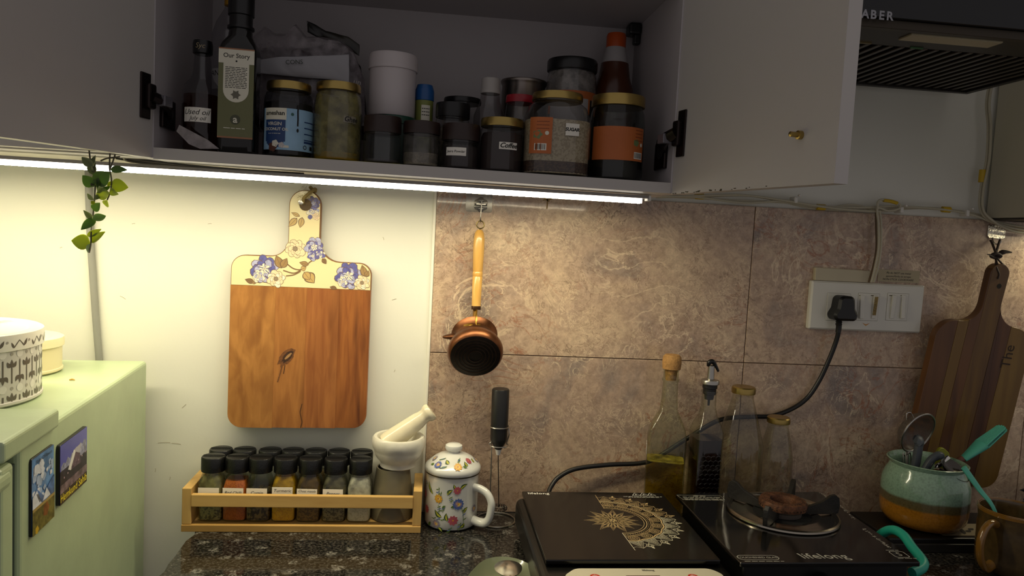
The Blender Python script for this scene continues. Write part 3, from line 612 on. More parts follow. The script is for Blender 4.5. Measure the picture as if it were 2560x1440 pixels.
# ================================================================ FLORAL CUTTING BOARD
by = -.02; bth = .016
CREAM = mat('cream_lacquer', 'e0d3a4', .3, coat=.4); W1 = wood('board_wood', 'b07a3e', '95622e', '7a4a20', (70, 70, 22), .42, 1); W2 = wood('board_wood_mid', 'a87038', '8f5a2a', '70421c', (90, 90, 14), .42, 5); W3 = wood('board_wood_red', 'a26734', '874f25', '653714', (95, 95, 12), .42, 9); W4 = wood('board_wood_dark', '9c602c', '7e471e', '5e3213', (100, 100, 10), .4, 13)
bd = thing('cutting_board', 'floral topped wooden cutting board hanging on the white wall', 'cutting board', (-.231, by, .30))
xa, xb, xh0, xh1 = -.3503, -.1098, -.2550, -.2010; zs = .4615; zt = .5805; z0 = .1575; zm = .4100
def bo(o): o.location = -Vector(bd.location); return o
xm = lambda a, b_, d: (a, d, b_)
top = roundpoly([(xa, zm), (xb, zm), (xb, zs-.004, .022), (xh1, zs-.004, .036), (xh1, zt-.0, .0275), (xh0, zt, .0275), (xh0, zs+.002, .03), (xa, zs+.001, .024)], 8)
bo(MB().prism(top, by+bth, by+.0006, xm, .0012).build('upper_board', mat('board_edge_wood', '7a5128', .5), bd))
topi = roundpoly([(xa+.0012, zm), (xb-.0012, zm), (xb-.0012, zs-.0052, .021), (xh1-.0012, zs-.0052, .037), (xh1-.0012, zt-.0012, .0265), (xh0+.0012, zt-.0012, .0265), (xh0+.0012, zs+.0008, .031), (xa+.0012, zs-.0002, .023)], 8)
bo(MB().prism(topi, by+.0008, by, xm, .0003).build('lacquered_top', CREAM, bd))
cuts = [xa, xa+.0765, xa+.130, xa+.186, xb]
for i, m in enumerate((W1, W2, W3, W4)):
    r0 = .024 if i == 0 else 0; r1 = .024 if i == 3 else 0; e = .00002
    pl = roundpoly([(cuts[i]+e, z0+.001*i, r0), (cuts[i+1]-e, z0+.001*i, r1), (cuts[i+1]-e, zm-.0003), (cuts[i]+e, zm-.0003)], 7)
    bo(MB().prism(pl, by+bth, by, xm, .00015).build('plank', m, bd))
kn = at(716, 893, by); mb = MB(); mp2 = lambda x, y, l: (x, by-l, y)
pr = Print(mp2, [], lift=.0002); K1 = mat('knot_dark', '3a2110', .6, var=.5, vscale=300); K2 = mat('knot_mid', '6b4220', .6, var=.3, vscale=200)
def kblob(cx, cz, r, ry, rot, m, n=16):
    pr.poly([(cx+cos(rot)*r*cos(2*pi*i/n)*(1+.2*sin(3*i))-sin(rot)*ry*sin(2*pi*i/n), cz+sin(rot)*r*cos(2*pi*i/n)*(1+.2*sin(3*i))+cos(rot)*ry*sin(2*pi*i/n)) for i in range(n)], m)
kblob(kn.x, kn.z, .019, .010, .9, K2); pr.up(); kblob(kn.x+.002, kn.z+.001, .013, .006, .9, K1); pr.up(); kblob(kn.x+.003, kn.z+.002, .008, .0022, .8, mat('knot_light', 'a07a4c', .6))
pr.line([(kn.x-.006, kn.z-.012), (kn.x-.010, kn.z-.03), (kn.x-.014, kn.z-.045)], .0022, K2); pr.line([(kn.x-.002, kn.z-.014), (kn.x-.004, kn.z-.03)], .0012, K1)
ck = at(752, 1060, by); pr.line([(ck.x, z0+.002), (ck.x+.002, z0+.012), (ck.x-.002, z0+.03), (ck.x+.001, z0+.045)], .0012, K1)
bo(pr.done('wood_knot', bd, 'dark elongated knot in the wood'))
# printed flowers
pr = Print(mp2, [], lift=.0003, step=.000004)
BL = mat('print_blue', '5c5c98', .4, var=.18, vscale=260); BLL = mat('print_pale_blue', 'a5a6c4', .4, var=.2, vscale=260); BLD = mat('print_dark_blue', '45406e', .4); WHP = mat('print_white_petal', 'ddd6c2', .4, var=.08, vscale=200)
PK = mat('print_peach', 'e3cba6', .4, var=.08, vscale=220); OUT = mat('print_outline', '6d5540', .5); BR = mat('print_brown_leaf', '96794e', .4, var=.12, vscale=250); BRD = mat('print_dark_leaf', '7a5f42', .4); TAN = mat('print_tan_leaf', 'b79a62', .4)
S = 1.3154*1.0/FPX
def px(u, v): q = at(u, v, by); return q.x, q.z
def petal(x, y, r, a, L, w, m, outline=True):
    ex, ey = x+L*cos(a), y+L*sin(a)
    L *= random.uniform(.86, 1.08); w *= random.uniform(.85, 1.15); a += random.uniform(-.12, .12)
    for mm, g in ((OUT, 1.0), (m, .91)):
        if mm is OUT and not outline: continue
        n = 12; pts = []
        for i in range(n):
            t = 2*pi*i/n; lx = L*.55+L*.50*g*cos(t)*(1+.07*sin(5*t)); ly = w/2*g*sin(t)*(1+.16*cos(3*t)+.08*sin(7*t)); pts.append((x+lx*cos(a)-ly*sin(a), y+lx*sin(a)+ly*cos(a)))
        pr.poly(pts, mm); pr.up()
def peony(u, v, r, main, alt, ctr, dots=False):
    x, y = px(u, v); r *= S
    for i in range(8): petal(x, y, r, 2*pi*i/8+.3, r, r*.85, main if i % 3 else alt)
    for i in range(6): petal(x, y, r, 2*pi*i/6+.1, r*.66, r*.55, alt if i % 2 else main)
    for i in range(5): petal(x, y, r, 2*pi*i/5+.5, r*.38, r*.3, ctr)
    if dots:
        pr.blob(x, y, r*.26, OUT, wav=.15, lobes=9); pr.up(); pr.blob(x, y, r*.2, mat('print_grey_heart', '8a7a64', .5), wav=.2, lobes=7); pr.up()
    else:
        for i in range(5): pr.line([(x+r*.1*cos(i*1.3), y+r*.1*sin(i*1.3)), (x+r*.5*cos(i*1.3+.3), y+r*.5*sin(i*1.3+.3))], r*.05, BLD)
        pr.up()
def lf(a, b_, w, m=None, vein=True, bend=0):
    p, q = px(*a), px(*b_); pr.leaf(*p, *q, w*S*1.12, OUT, bend); pr.up(); k = .06
    pr.leaf(p[0]+(q[0]-p[0])*k, p[1]+(q[1]-p[1])*k, q[0]-(q[0]-p[0])*k, q[1]-(q[1]-p[1])*k, w*S*.9, m or BR, bend); pr.up()
    if vein: pr.line([p, ((p[0]+q[0])/2, (p[1]+q[1])/2), (p[0]+(q[0]-p[0])*.85, p[1]+(q[1]-p[1])*.85)], .0006, OUT); pr.up()
def stem(pts, w=3): pr.line([tuple(p)[:2] for p in smoothpts([px(*p)+(0,) for p in pts], 5)], w*S, BRD); pr.up()
stem([(718, 660), (735, 672), (755, 673), (775, 655), (790, 648)]); stem([(708, 676), (735, 683), (755, 673)]); stem([(715, 690), (735, 687), (752, 678)])
lf((772, 662), (748, 656), 12); lf((752, 674), (766, 668), 12, TAN); lf((765, 682), (786, 708), 26, TAN); lf((760, 680), (775, 700), 20, TAN)
lf((704, 671), (690, 638), 20); lf((704, 670), (718, 645), 17); lf((636, 706), (612, 698), 12, BRD); lf((640, 708), (630, 704), 8)
_o = pr.fresh('printed_stems', bd); _o['kind'] = 'stuff'; bo(_o); lf((704, 671), (690, 638), 20); lf((636, 706), (612, 698), 12, BRD); peony(662, 672, 36, BL, BLL, WHP); peony(690, 697, 22, PK, WHP, PK, True); peony(648, 690, 17, WHP, BLL, WHP)
bo(pr.fresh('printed_flower', bd)); peony(738, 622, 25, PK, PK, PK, True); bo(pr.fresh('printed_flower', bd)); peony(786, 618, 24, BLL, BL, WHP); peony(800, 636, 13, BL, WHP, BLL); peony(782, 640, 13, BL, BLL, WHP)
lf((806, 646), (816, 660), 11, BRD)
bo(pr.fresh('printed_flower', bd)); peony(872, 690, 34, BL, BLL, WHP); peony(856, 704, 14, WHP, BLL, WHP); peony(905, 707, 19, PK, WHP, PK, True)
lf((913, 692), (905, 662), 16); lf((914, 692), (922, 676), 12); lf((842, 721), (824, 717), 9, BRD)
bo(pr.fresh('printed_flower', bd)); peony(782, 528, 15, WHP, BLL, WHP); peony(784, 508, 17, BLD, BL, BLL); peony(790, 541, 10, PK, PK, PK); peony(775, 543, 6, BL, BL, BL)
bo(pr.fresh('printed_flower', bd)); lf((750, 541), (728, 531), 9, TAN); lf((743, 545), (721, 567), 15, TAN); lf((756, 543), (750, 570), 14, TAN)
bo(pr.done('printed_leaves', bd))
hx, hz_ = px(764, 512); bo(MB().lathe([(.0001, 0), (.0105, 0), (.0105, .0003), (.0001, .0004)], 20, o=(hx, by-.00085, hz_), rot=Matrix.Rotation(pi/2, 3, 'X')).build('hanging_hole', mat('hole_shadow', '5a4a36', .9), bd))
rope = thing('rope_loop', 'frayed jute loop and screw holding up the floral board', 'rope', (hx, by-.004, hz_+.01))
mb = MB().tube([(hx-.004, by-.003, hz_+.002), (hx-.002, by-.007, hz_+.011), (hx+.008, by-.008, hz_+.021), (hx+.016, by-.004, hz_+.028), (hx+.014, by+.006, hz_+.024), (hx+.004, by+.017, hz_+.032)], .0029, 8)
P(mb, 'jute', mat('jute', '8d7a4a', .95, bump=1, bscale=500), rope)
mb = MB()
for i in range(60):
    q = Vector((hx+random.uniform(-.012, .018), by-.008, hz_+random.uniform(.0, .03))); mb.tube([q, q+Vector((random.uniform(-.006, .006), random.uniform(-.004, .0), random.uniform(-.006, .006)))], .00022, 4, sm=0)
o = P(mb, 'frayed_fibres', mat('jute'if 'jute' in MATS else 'jute', '8d7a4a'), rope); o['kind'] = 'stuff'
P(MB().lathe([(.0001, 0), (.0022, .0), (.0042, .002), (.0042, .003), (.0001, .0036)], 14, o=(hx-.007, by-.004, hz_+.004), rot=Matrix.Rotation(pi/2, 3, 'X')).lathe([(.0018, -.024), (.0018, .001)], 8, o=(hx-.007, by-.004, hz_+.004), rot=Matrix.Rotation(pi/2, 3, 'X')), 'screw', STEEL, rope)
# ================================================================ SPICE RACK AND JARS
PINE = wood('pale_pine', 'd0aa66', 'c29a58', 'ab8446', (8, 60, 60), .5, 3, .1); PINEV = wood('pale_pine_upright', 'd0aa66', 'c29a58', 'ab8446', (60, 60, 8), .5, 4, .1)
rx0, rx1, ryf, ryb = -.4002, -.0038, -.0997, -.002; rt = .013
rack = thing('spice_rack', 'pale pine spice rack on the left end of the worktop', 'spice rack', ((rx0+rx1)/2, (ryf+ryb)/2, 0))
P(MB().box(((rx0+rx1)/2, (ryf+ryb)/2, .0062), (rx1-rx0, ryb-ryf, .0116), .0008), 'base_board', PINE, rack)
for x in (rx0+.0075, rx1-.0075): P(MB().box((x, (ryf+ryb)/2+.001, .0432), (.015, ryb-ryf-.002, .0616), .001), 'side_panel', PINEV, rack)
zr0 = at(700, 1270, ryf).z; zr1 = at(700, 1239, ryf).z
P(MB().box(((rx0+rx1)/2, ryf+.0048, (zr0+zr1)/2), (rx1-rx0-.030, .009, zr1-zr0), .0015), 'front_rail', PINE, rack)
GJ = glass('spice_glass', (246, 248, 242), 1.3, .04, .98); CAPM = mat('ribbed_black_cap', '0a0a0a', .34, bump=.25, bscale=400)
fills = {'herbs': (speckle('dry_herbs', '8c8450', '4c4728', 330, .42), frosted('herb_dust', '9a9260', .4)), 'chilli': (speckle('chilli_powder', 'b55e16', '9e4c0e', 600, .3), None),
 'cumin': (speckle('cumin_seed', '75623c', '2a2012', 260, .45), None), 'turmeric': (speckle('turmeric_powder', 'dca80e', 'c8930a', 500, .3), frosted('turmeric_dust', 'c2960f', .55)),
 'masala': (speckle('masala_powder', '7d5e26', '553c14', 450, .45), frosted('masala_dust', '6b5220', .5)), 'pepper': (speckle('pepper_ground', '857a58', '4d4430', 450, .45), frosted('pepper_dust', '8b8468', .25)), 'salt': (speckle('salt_fine', 'd2cdba', 'bdb7a2', 500, .3), frosted('salt_dust', 'd8d4c4', .55))}
def spice_jar(label, x, y, z, fill, level, text, group, rz=0, lab_z=(.039, .052), lw=.034):
    t = thing('spice_jar', label, 'spice jar', (x, y, z), rz, group); hw = .0205; H = .0875
    MB().lathe([(.0001, .0005, 5), (hw-.003, 0, 5), (hw, .003, 5.5), (hw, .063, 5.5), (hw-.0015, .071, 4.5), (hw-.0035, .0785, 3), (.0165, .082, 2), (.0165, H, 2)], 40, cap=False).build('glass_jar', GJ, t)
    MB().lathe([(.0001, H-.004), (.0195, H-.004), (.0198, H), (.0198, H+.0185), (.0185, H+.0205), (.0001, H+.0205)], 36).box((0, -.002, H+.0208), (.033, .0008, .0008)).box((0, .004, H+.0208), (.036, .0007, .0008)).build('cap', CAPM, t)
    if fill:
        m, d = fills[fill]; h = .003+level*.07
        MB().lathe([(.0001, .003, 5), (hw-.0025, .003, 5), (hw-.0015, .005, 5.5), (hw-.0015, min(h, .06), 5.5)]+([(hw-.004, h, 4)] if h > .06 else [])+[(.0001, min(h, .075)+.001, 4)], 32).build('contents', m, t)
        if d: MB().lathe([(hw-.001, h+.0005, 5), (hw-.001, .06, 5.5), (hw-.003, .07, 4), (.0155, .078, 2)], 32, cap=False).build('dusty_inside', d, t)
    if text is not None:
        MB().box((-.001, -hw-.0003, sum(lab_z)/2), (lw, .0004, lab_z[1]-lab_z[0]), 0).build('paper_label', PAPER, t)
        if text:
            pr = Print(flatmap(-hw-.0006), []); lines = text.split('|'); dz = (lab_z[1]-lab_z[0])/len(lines)
            for i, s in enumerate(lines):
                if s: pr.text(s, -.001, lab_z[1]-dz*(i+.5), min(.0078, dz*.95)*min(1, 9/len(s)), INK, shear=.25)
                else: pr.dashes(-.001, lab_z[1]-dz*(i+.5), lw*.8, .003, INK)
            pr.done('handwriting', t)
    return t
zb_ = .0122; us = [522, 583, 642, 705, 768, 832, 895]; info = [('herbs', .36, '', 'spice jar of dried green herbs, front row beside the left end of the rack'), ('chilli', .95, 'Red Chilli', 'spice jar of brick red chilli powder'), ('cumin', .38, 'Cumin', 'spice jar with dark cumin seeds and handwritten Cumin label'),
 ('turmeric', .5, 'Turmeric', 'spice jar of yellow turmeric powder'), ('masala', .45, 'Chaat masala|', 'spice jar of brown chaat masala with a two-line label'), ('pepper', .36, 'Pepper', 'spice jar of ground pepper with Pepper label'), ('salt', .62, None, 'spice jar of white salt with no paper label, front row')]
for u, (f, lv, tx, lb) in zip(us, info):
    x = at(u, 1290, -.088).x; lz = (.050, .062) if f == 'turmeric' else (.044, .0595)
    spice_jar(lb, x, -.0668, zb_, f, lv, tx, 'spice jars in the front row of the rack', random.uniform(-.04, .04)-.02, lz)
ub = [553, 612, 676, 733, 790, 848, 905]; ordn = ['first', 'second', 'third', 'fourth', 'fifth', 'sixth', 'seventh']
bf = ['masala', 'herbs', 'cumin', 'pepper', 'masala', 'cumin', 'pepper']
for i, u in enumerate(ub):
    x = at(u, 1118+i*2, -.0245).x; spice_jar('black capped spice jar in the back row of the rack, '+ordn[i]+' from the left', x, -.0240, zb_, bf[i], .5, None, 'spice jars in the back row of the rack', random.uniform(-.05, .05))

# ---- grey tumbler, marble mortar and pestle
cx_ = at(978, 1290, -.058).x; cy_ = -.0525; q = lambda u, y=cy_: abs(at(u, 1290, y).x-cx_)
tb = tag(MB().lathe([(.0001, 0), (.0345, 0), (.0362, .002), (.0360, .02), (.0340, .05), (.0295, .086), (.0290, .0900), (.0268, .0900), (.026, .08), (.0001, .08)], 48, o=(cx_, cy_, zb_)).build('stone_tumbler', mat('olive_grey_stone', '6e6752', .3, var=.08, vscale=30)), 'olive grey stone tumbler in the rack, under the mortar', 'tumbler')
MARB = mat('white_marble', 'd3cfc0', .3, var=.06, vscale=60); MARB2 = mat('cream_marble', 'd9d0b4', .22, var=.04, vscale=60)
mz = .1026; mx_ = -.0487; my_ = cy_+.002
mo = tag(MB().lathe([(.0001, 0), (.029, 0), (.0315, .002), (.031, .008), (.0325, .011), (.0385, .018), (.0425, .028), (.0432, .032), (.046, .036), (.0468, .044), (.0462, .052), (.0435, .055), (.0385, .0545), (.0355, .05), (.033, .03), (.02, .016), (.0001, .013)], 56, o=(mx_, my_, mz)).build('mortar', MARB), 'white marble mortar standing on the grey tumbler', 'mortar')
a = Vector((mx_-.026, my_-.004, mz+.036)); tip = at(1080, 1026, my_+.004); d = (tip-a); L = d.length; Rm = d.normalized().to_track_quat('Z', 'Y').to_matrix()
tag(MB().lathe([(.0001, 0), (.012, .001), (.0185, .006), (.0195, .015), (.018, .035), (.0145, L*.72), (.0125, L*.80), (.0125, L*.86), (.0155, L*.9), (.0165, L*.95), (.0145, L*.99), (.0001, L*1.0)], 40, o=a, rot=Rm).build('pestle', MARB2), 'cream marble pestle leaning in the mortar', 'pestle')

# ================================================================ ENAMEL MUG WITH LID
EN = mat('white_enamel', 'd8d8d2', .15, coat=.5); mgx, mgy, mr = .0490, -.0500, .0478
mug = thing('enamel_mug', 'white enamel lidded mug with flower print beside the spice rack', 'mug', (mgx, mgy, .0004)); mh = .0972
MB().lathe([(.0001, .001), (.040, .001), (.0445, .003), (.0468, .008), (.0470, .03), (.0468, mh-.004), (.0478, mh), (.0455, mh), (.045, mh-.01), (.0445, .006), (.0001, .005)], 56).build('body', EN, mug)
lz = mh
ls = .87
lidp = [(r_, lz+(z_-lz)*ls) for r_, z_ in [(.0458, lz-.004), (.0492, lz+.001), (.0500, lz+.006), (.0492, lz+.011), (.0465, lz+.0145), (.042, lz+.019), (.034, lz+.027), (.024, lz+.033), (.012, lz+.036), (.0105, lz+.0375), (.0105, lz+.040), (.0145, lz+.0425), (.0158, lz+.047), (.0148, lz+.0515), (.010, lz+.0545), (.0001, lz+.0552)]]
lid = MB().lathe(lidp[:9]+[(.0001, lz+.0365*ls)], 56).build('lid', EN, mug)
MB().lathe(lidp[8:], 32).build('lid_knob', EN, lid)
MB().lathe([(.0478, lz-.0022), (.0490, lz-.0016), (.0490, lz+.0006), (.0478, lz+.001)], 48, cap=False).build('rim_band', mat('steel_rim', '6d6757', .3, metal=1), mug)
ha = .62; hd = Vector((sin(ha+.35), -cos(ha+.35), 0)); hp = [(.043, .074), (.058, .074), (.073, .068), (.081, .056), (.082, .044), (.079, .026), (.071, .016), (.058, .014), (.043, .016)]
MB().tube([hd*r+Vector((0, 0, z)) for r, z in hp], .0064, 12, flat=1.25).build('handle', EN, mug)
def florals(pr, spots, sc=1):
    C = {'b': mat('fl_blue', '4e64a0', .35), 'y': mat('fl_yellow', 'cf9b32', .35), 'r': mat('fl_red', 'a8505c', .35), 'p': mat('fl_mauve', '87808e', .35), 'o': mat('fl_pink', 'c08a80', .35)}
    Ct = mat('fl_centre', 'e0c46a', .35); G = mat('fl_leaf', '55702c', .35); GD = mat('fl_leaf_dark', '2e4a2c', .35); Y = mat('fl_leaf_yellow', 'b5b13a', .35)
    for kind, x, y, r, *e in spots:
        if kind in C:
            n = 12 if kind == 'b' else 9
            for i in range(n): aa = 2*pi*i/n; pr.leaf(x+.25*r*cos(aa), y+.25*r*sin(aa), x+r*cos(aa), y+r*sin(aa), r*.55, C[kind])
            pr.up(); pr.disc(x, y, r*.58, C['o' if kind in 'bp' else kind], 10); pr.up(); pr.disc(x, y, r*.4, Ct if kind != 'r' else C['r'], 9); pr.up(); pr.disc(x, y, r*.16, C['y' if kind != 'y' else 'r'], 7); pr.up()
        elif kind == 'l':
            x1, y1 = e; pr.leaf(x, y, x1, y1, r, GD, .12); pr.up(); pr.leaf(x, y, x+(x1-x)*.9, y+(y1-y)*.9, r*.45, Y, .1); pr.up()
        elif kind == 'g': x1, y1 = e; pr.leaf(x, y, x1, y1, r, G); pr.up()
        elif kind == 's':
            x1, y1 = e; pr.line([(x, y), ((x+x1)/2+.0015, (y+y1)/2), (x1, y1)], r, G)
            for k in (.3, .55, .8):
                xx, yy = x+(x1-x)*k, y+(y1-y)*k
                for sd in (-1, 1): pr.leaf(xx, yy, xx+sd*.0035-(y1-y)*.1, yy+.002*sd+.001, .0017, G if k != .55 else C['b'])
            pr.up()
# spots given in (arc metres from the front, height)
def arc(u, v): # picture position -> arc/height on the mug front
    p = at(u, v, mgy-.04); x = max(-.0465, min(.0465, (p.x-mgx)*1.02)); return math.asin(max(-1, min(1, x/.047)))*.047, p.z
def sp(k, u, v, r, *e):
    x, y = arc(u, v); out_ = [k, x, y, r]
    if e: x1, y1 = arc(*e); out_ += [x1, y1]
    return tuple(out_)
pr = Print(cylmap(.0470), [], lift=.0004, step=.000006)
spots_ = ([sp('s', 1096, 1248, .0007, 1098, 1218), sp('s', 1097, 1258, .0007, 1104, 1228), sp('s', 1096, 1262, .0007, 1098, 1282), sp('l', 1084, 1240, .007, 1074, 1210), sp('l', 1118, 1235, .007, 1132, 1222), sp('l', 1150, 1222, .006, 1168, 1210), sp('l', 1142, 1222, .005, 1134, 1208),
 sp('l', 1104, 1292, .008, 1088, 1276), sp('l', 1118, 1300, .007, 1116, 1280), sp('g', 1140, 1262, .005, 1126, 1266), sp('l', 1158, 1282, .006, 1168, 1268), sp('s', 1152, 1262, .0007, 1158, 1308), sp('s', 1120, 1298, .0007, 1080, 1298), sp('l', 1160, 1308, .007, 1148, 1318), sp('l', 1096, 1318, .006, 1106, 1328), sp('g', 1078, 1310, .005, 1072, 1322),
 sp('y', 1097, 1247, .0085), sp('b', 1145, 1258, .0105), sp('r', 1143, 1224, .0075), sp('r', 1132, 1298, .0095), sp('p', 1091, 1310, .0078), sp('r', 1066, 1248, .008), sp('r', 1069, 1283, .008), sp('s', 1118, 1330, .0007, 1128, 1316), sp('s', 1124, 1238, .0006, 1128, 1254), sp('s', 1072, 1226, .0006, 1066, 1210), sp('p', 1184, 1278, .007), sp('s', 1190, 1240, .0007, 1192, 1215), sp('s', 1146, 1325, .0007, 1150, 1305), sp('g', 1112, 1262, .004, 1106, 1270), sp('s', 1106, 1280, .0006, 1112, 1262)])
def split_print(pr, spots, root):
    florals(pr, [s_ for s_ in spots if s_[0] in 'lgs']); o = pr.fresh('printed_leaves', root); o['kind'] = 'stuff'
    for s_ in spots:
        if s_[0] not in 'lgs': pr.l = .0008; florals(pr, [s_]); pr.fresh('printed_flower', root)
split_print(pr, spots_, mug)
# lid flowers on the sloping dome: arc around, height maps to radius
def lidmap(x, y, l):
    r = .046-(y)*.98; z = lz+(.0150+y*.93 if y < .013 else .0150+.0121+(y-.013)*.62)*ls; a_ = x/.036
    return ((r+l*.6)*sin(a_), -(r+l*.6)*cos(a_), z+l*.8+.0007)
pr = Print(lidmap, [], lift=.0004, step=.000006)
split_print(pr, [('b', -.026, .005, .0062), ('y', .006, .0045, .0068), ('r', .03, .012, .006), ('l', -.008, .009, .007, -.016, .016), ('l', .022, .004, .006, .02, .012), ('s', .008, .010, .0006, .014, .02), ('s', -.03, .012, .0006, -.02, .018), ('l', .04, .006, .005, .044, .013), ('p', -.045, .012, .0055), ('g', -.034, .004, .004, -.04, .002), ('s', -.012, .003, .0006, -.02, .001), ('g', .014, .005, .004, .02, .002), ('p', .055, .006, .0055), ('y', -.075, .006, .006), ('b', .085, .006, .006), ('r', .11, .006, .006)], lid)

# ================================================================ HANGING COPPER PAN
COP = mat('worn_copper', '6a4228', .36, metal=.85, var=.35, vscale=40); COPD = mat('blackened_copper', '1d1511', .42, metal=.5, var=.4, vscale=120); BRASS = mat('brass', 'a9853c', .3, metal=1)
HW = wood('honey_wood', 'd9ac5e', 'cb9848', 'b27f38', (60, 60, 9), .28, 21, .05, coat=.3)
pan = thing('copper_pan', 'small dark copper coffee pan with honey wood handle hanging on the tiles', 'pan', at(1188, 880, -.06))
def pw(mb, name, m, **k): o = mb.build(name, m, pan, **k); o.location = -Vector(pan.location); return o
ax = Vector((0, -cos(.50), -sin(.50))); rc = at(1186, 838, -.030); Rp = ax.to_track_quat('Z', 'X').to_matrix()
prof = [(.034, .001), (.0405, -.0015), (.0415, 0), (.040, .002), (.0355, .010), (.0345, .016), (.039, .026), (.0455, .036), (.049, .046), (.0485, .053), (.0455, .059), (.0435, .061), (.042, .0612), (.0001, .0605)]
pw(MB().lathe(prof[1:12], 56, o=rc, rot=Rp, cap=False), 'bowl', COP)
pw(MB().lathe([(.039, .001), (.034, .010), (.033, .016), (.0375, .026), (.046, .046), (.042, .057), (.0001, .058)], 40, o=rc, rot=Rp, cap=False), 'inner_wall', mat('tin_lining', '8a8278', .4, metal=.8))
mb = MB().lathe([(.0436, .0608), (.0425, .0614), (.0001, .0606)], 56, o=rc, rot=Rp)
pw(mb, 'base', COPD)
mb = MB()
for r in (.012, .018, .024, .030, .036):
    pts = [rc+Rp @ Vector((r*cos(2*pi*i/40), r*sin(2*pi*i/40), .0612+.0002)) for i in range(40)]; mb.tube(pts, .0005, 5, closed=True, sm=0)
pw(mb, 'turned_rings', mat('ring_scratch', '4a3524', .4, metal=.7))
sp_ = rc+Rp @ Vector((0, 0, 0)); sd = at(1118, 842, -.035); mid = rc+(sd-rc)*.72
pw(MB().lathe([(.012, 0), (.009, .010), (.0045, .022), (.002, .024)], 16, o=mid-(sd-rc).normalized()*.002, rot=(sd-rc).normalized().to_track_quat('Z', 'Y').to_matrix(), ry=.6, cap=False), 'pouring_lip', COP)
hb = at(1190, 772, -.030); ht = at(1199, 574, -.018); hv = ht-hb; HL = hv.length; Rh = hv.normalized().to_track_quat('Z', 'Y').to_matrix()
pw(MB().lathe([(.0001, 0), (.0080, 0), (.0084, .001), (.0084, .006), (.0080, .0065), (.0083, HL*.12), (.0090, HL*.40), (.0086, HL*.405), (.0090, HL*.415), (.0093, HL*.44), (.0089, HL*.465), (.0084, HL*.47), (.0090, HL*.48), (.0102, HL*.75), (.0100, HL*.88), (.0082, HL*.96), (.005, HL*.995), (.0001, HL)], 28, o=hb, rot=Rh), 'wooden_handle', HW)
pw(MB().lathe([(.0086, -.0015), (.0088, 0), (.0088, .0045), (.0086, .005)], 24, o=hb, rot=Rh, cap=False), 'ferrule', mat('dark_ferrule', '4b3320', .35, metal=.8))
pa = at(1188, 772, -.030); pb = at(1186, 806, -.052); pc = at(1186, 816, -.057)
pw(MB().tube([pa, (pa+pb)/2+Vector((0, -.004, 0)), pb, pc], .0062, 8, flat=.3).tube([pc+Vector((-.017, .006, 0)), pc+Vector((-.008, -.001, .002)), pc+Vector((0, -.003, -.001)), pc+Vector((.008, -.001, .002)), pc+Vector((.017, .006, 0))], .0042, 8, flat=.6), 'brass_bracket', BRASS)
ey = at(1201, 562, -.016); pts = [ey+Vector((.0068*cos(2*pi*i/14+pi/2*3), 0, .0068*sin(2*pi*i/14+pi/2*3))) for i in range(14)]
pw(MB().tube(pts, .0011, 8, closed=True, sm=3).tube([ht-hv.normalized()*.003, ey+Vector((0, 0, -.0068))], .0012, 8), 'hanging_ring', mat('old_brass_ring', '8d7d52', .35, metal=1))
# clear adhesive hook
hk = thing('adhesive_hook', 'clear adhesive hook with a steel prong above the copper pan', 'hook', at(1200, 515, -.001))
def hkp(mb, n_, m): o = mb.build(n_, m, hk); o.location = -Vector(hk.location)
c = at(1198, 500, 0); hkp(MB().prism(roundpoly([(c.x-.024, c.z-.022, .004), (c.x+.024, c.z-.022, .004), (c.x+.024, c.z+.024, .004), (c.x-.024, c.z+.024, .004)]), -.0004, -.0012, XZ), 'film', glass('clear_film', (225, 222, 215), 1.6, .15, .95))
c = at(1202, 512, 0); o_ = MB()
for i in range(6): aa = pi/6+i*pi/3; o_.lathe([(.0058, -.001), (.0062, .0008), (.0045, .0014), (.0001, .0015)], 14, o=(c.x+.0072*cos(aa), -.002, c.z+.0075*sin(aa)), rot=Matrix.Rotation(pi/2, 3, 'X'))
hkp(o_, 'clear_plate', glass('clear_plastic', (215, 212, 205), 2.2, .08, .9))
hkp(MB().box((c.x, -.005, c.z+.001), (.018, .0016, .0032), .0006).tube([(c.x+.001, -.006, c.z+.006), (c.x+.0005, -.007, c.z-.01), (c.x, -.009, c.z-.026), (c.x, -.014, c.z-.032), (c.x, -.019, c.z-.0295)], .0012, 8), 'steel_prong', STEEL)

# ================================================================ MILK FROTHER ON ITS WIRE STAND
st = thing('wire_stand', 'steel wire stand with round foot behind the mug', 'stand', (.1315, -.0405, 0)); R_ = .0352
def wl(mb, n_, m, root): o = mb.build(n_, m, root); o.location = -Vector(root.location)
ctr = Vector((.1315, -.0405, .0018)); wl(MB().tube([ctr+Vector((R_*cos(2*pi*i/32), R_*sin(2*pi*i/32), 0)) for i in range(32)], .0016, 8, closed=True, sm=0), 'foot_ring', STEEL, st)
fb = at(1246, 1122, -.042); ft = at(1252, 972, -.042); fx = (fb+ft)/2; fcol = lambda v: at(1246+(1125-v)*.035, v, -.042)
w0 = at(1223, 1285, -.036); w1 = at(1229, 1118, -.042); c1 = fcol(1112); c2_ = fcol(1066); rr = .0172
circ = lambda c, a0, a1, n=10: [c+Vector((rr*cos(a0+(a1-a0)*i/n), rr*sin(a0+(a1-a0)*i/n), 0)) for i in range(n+1)]
wl(MB().tube([Vector((w0.x-.004, -.044, .002)), w0, w1]+circ(c1, pi, 2*pi+.5), .0012, 8, sm=3).tube(circ(c1, 2*pi+.0, 2*pi+.5, 3)+[Vector((c1.x+rr+.001, -.042, c1.z+.02))]+circ(c2_, .3, -pi, 12), .0012, 8, sm=3), 'wire_holder', STEEL, st)
ff = thing('milk_frother', 'black handheld milk frother hanging in the wire stand', 'milk frother', at(1246, 1270, -.042))
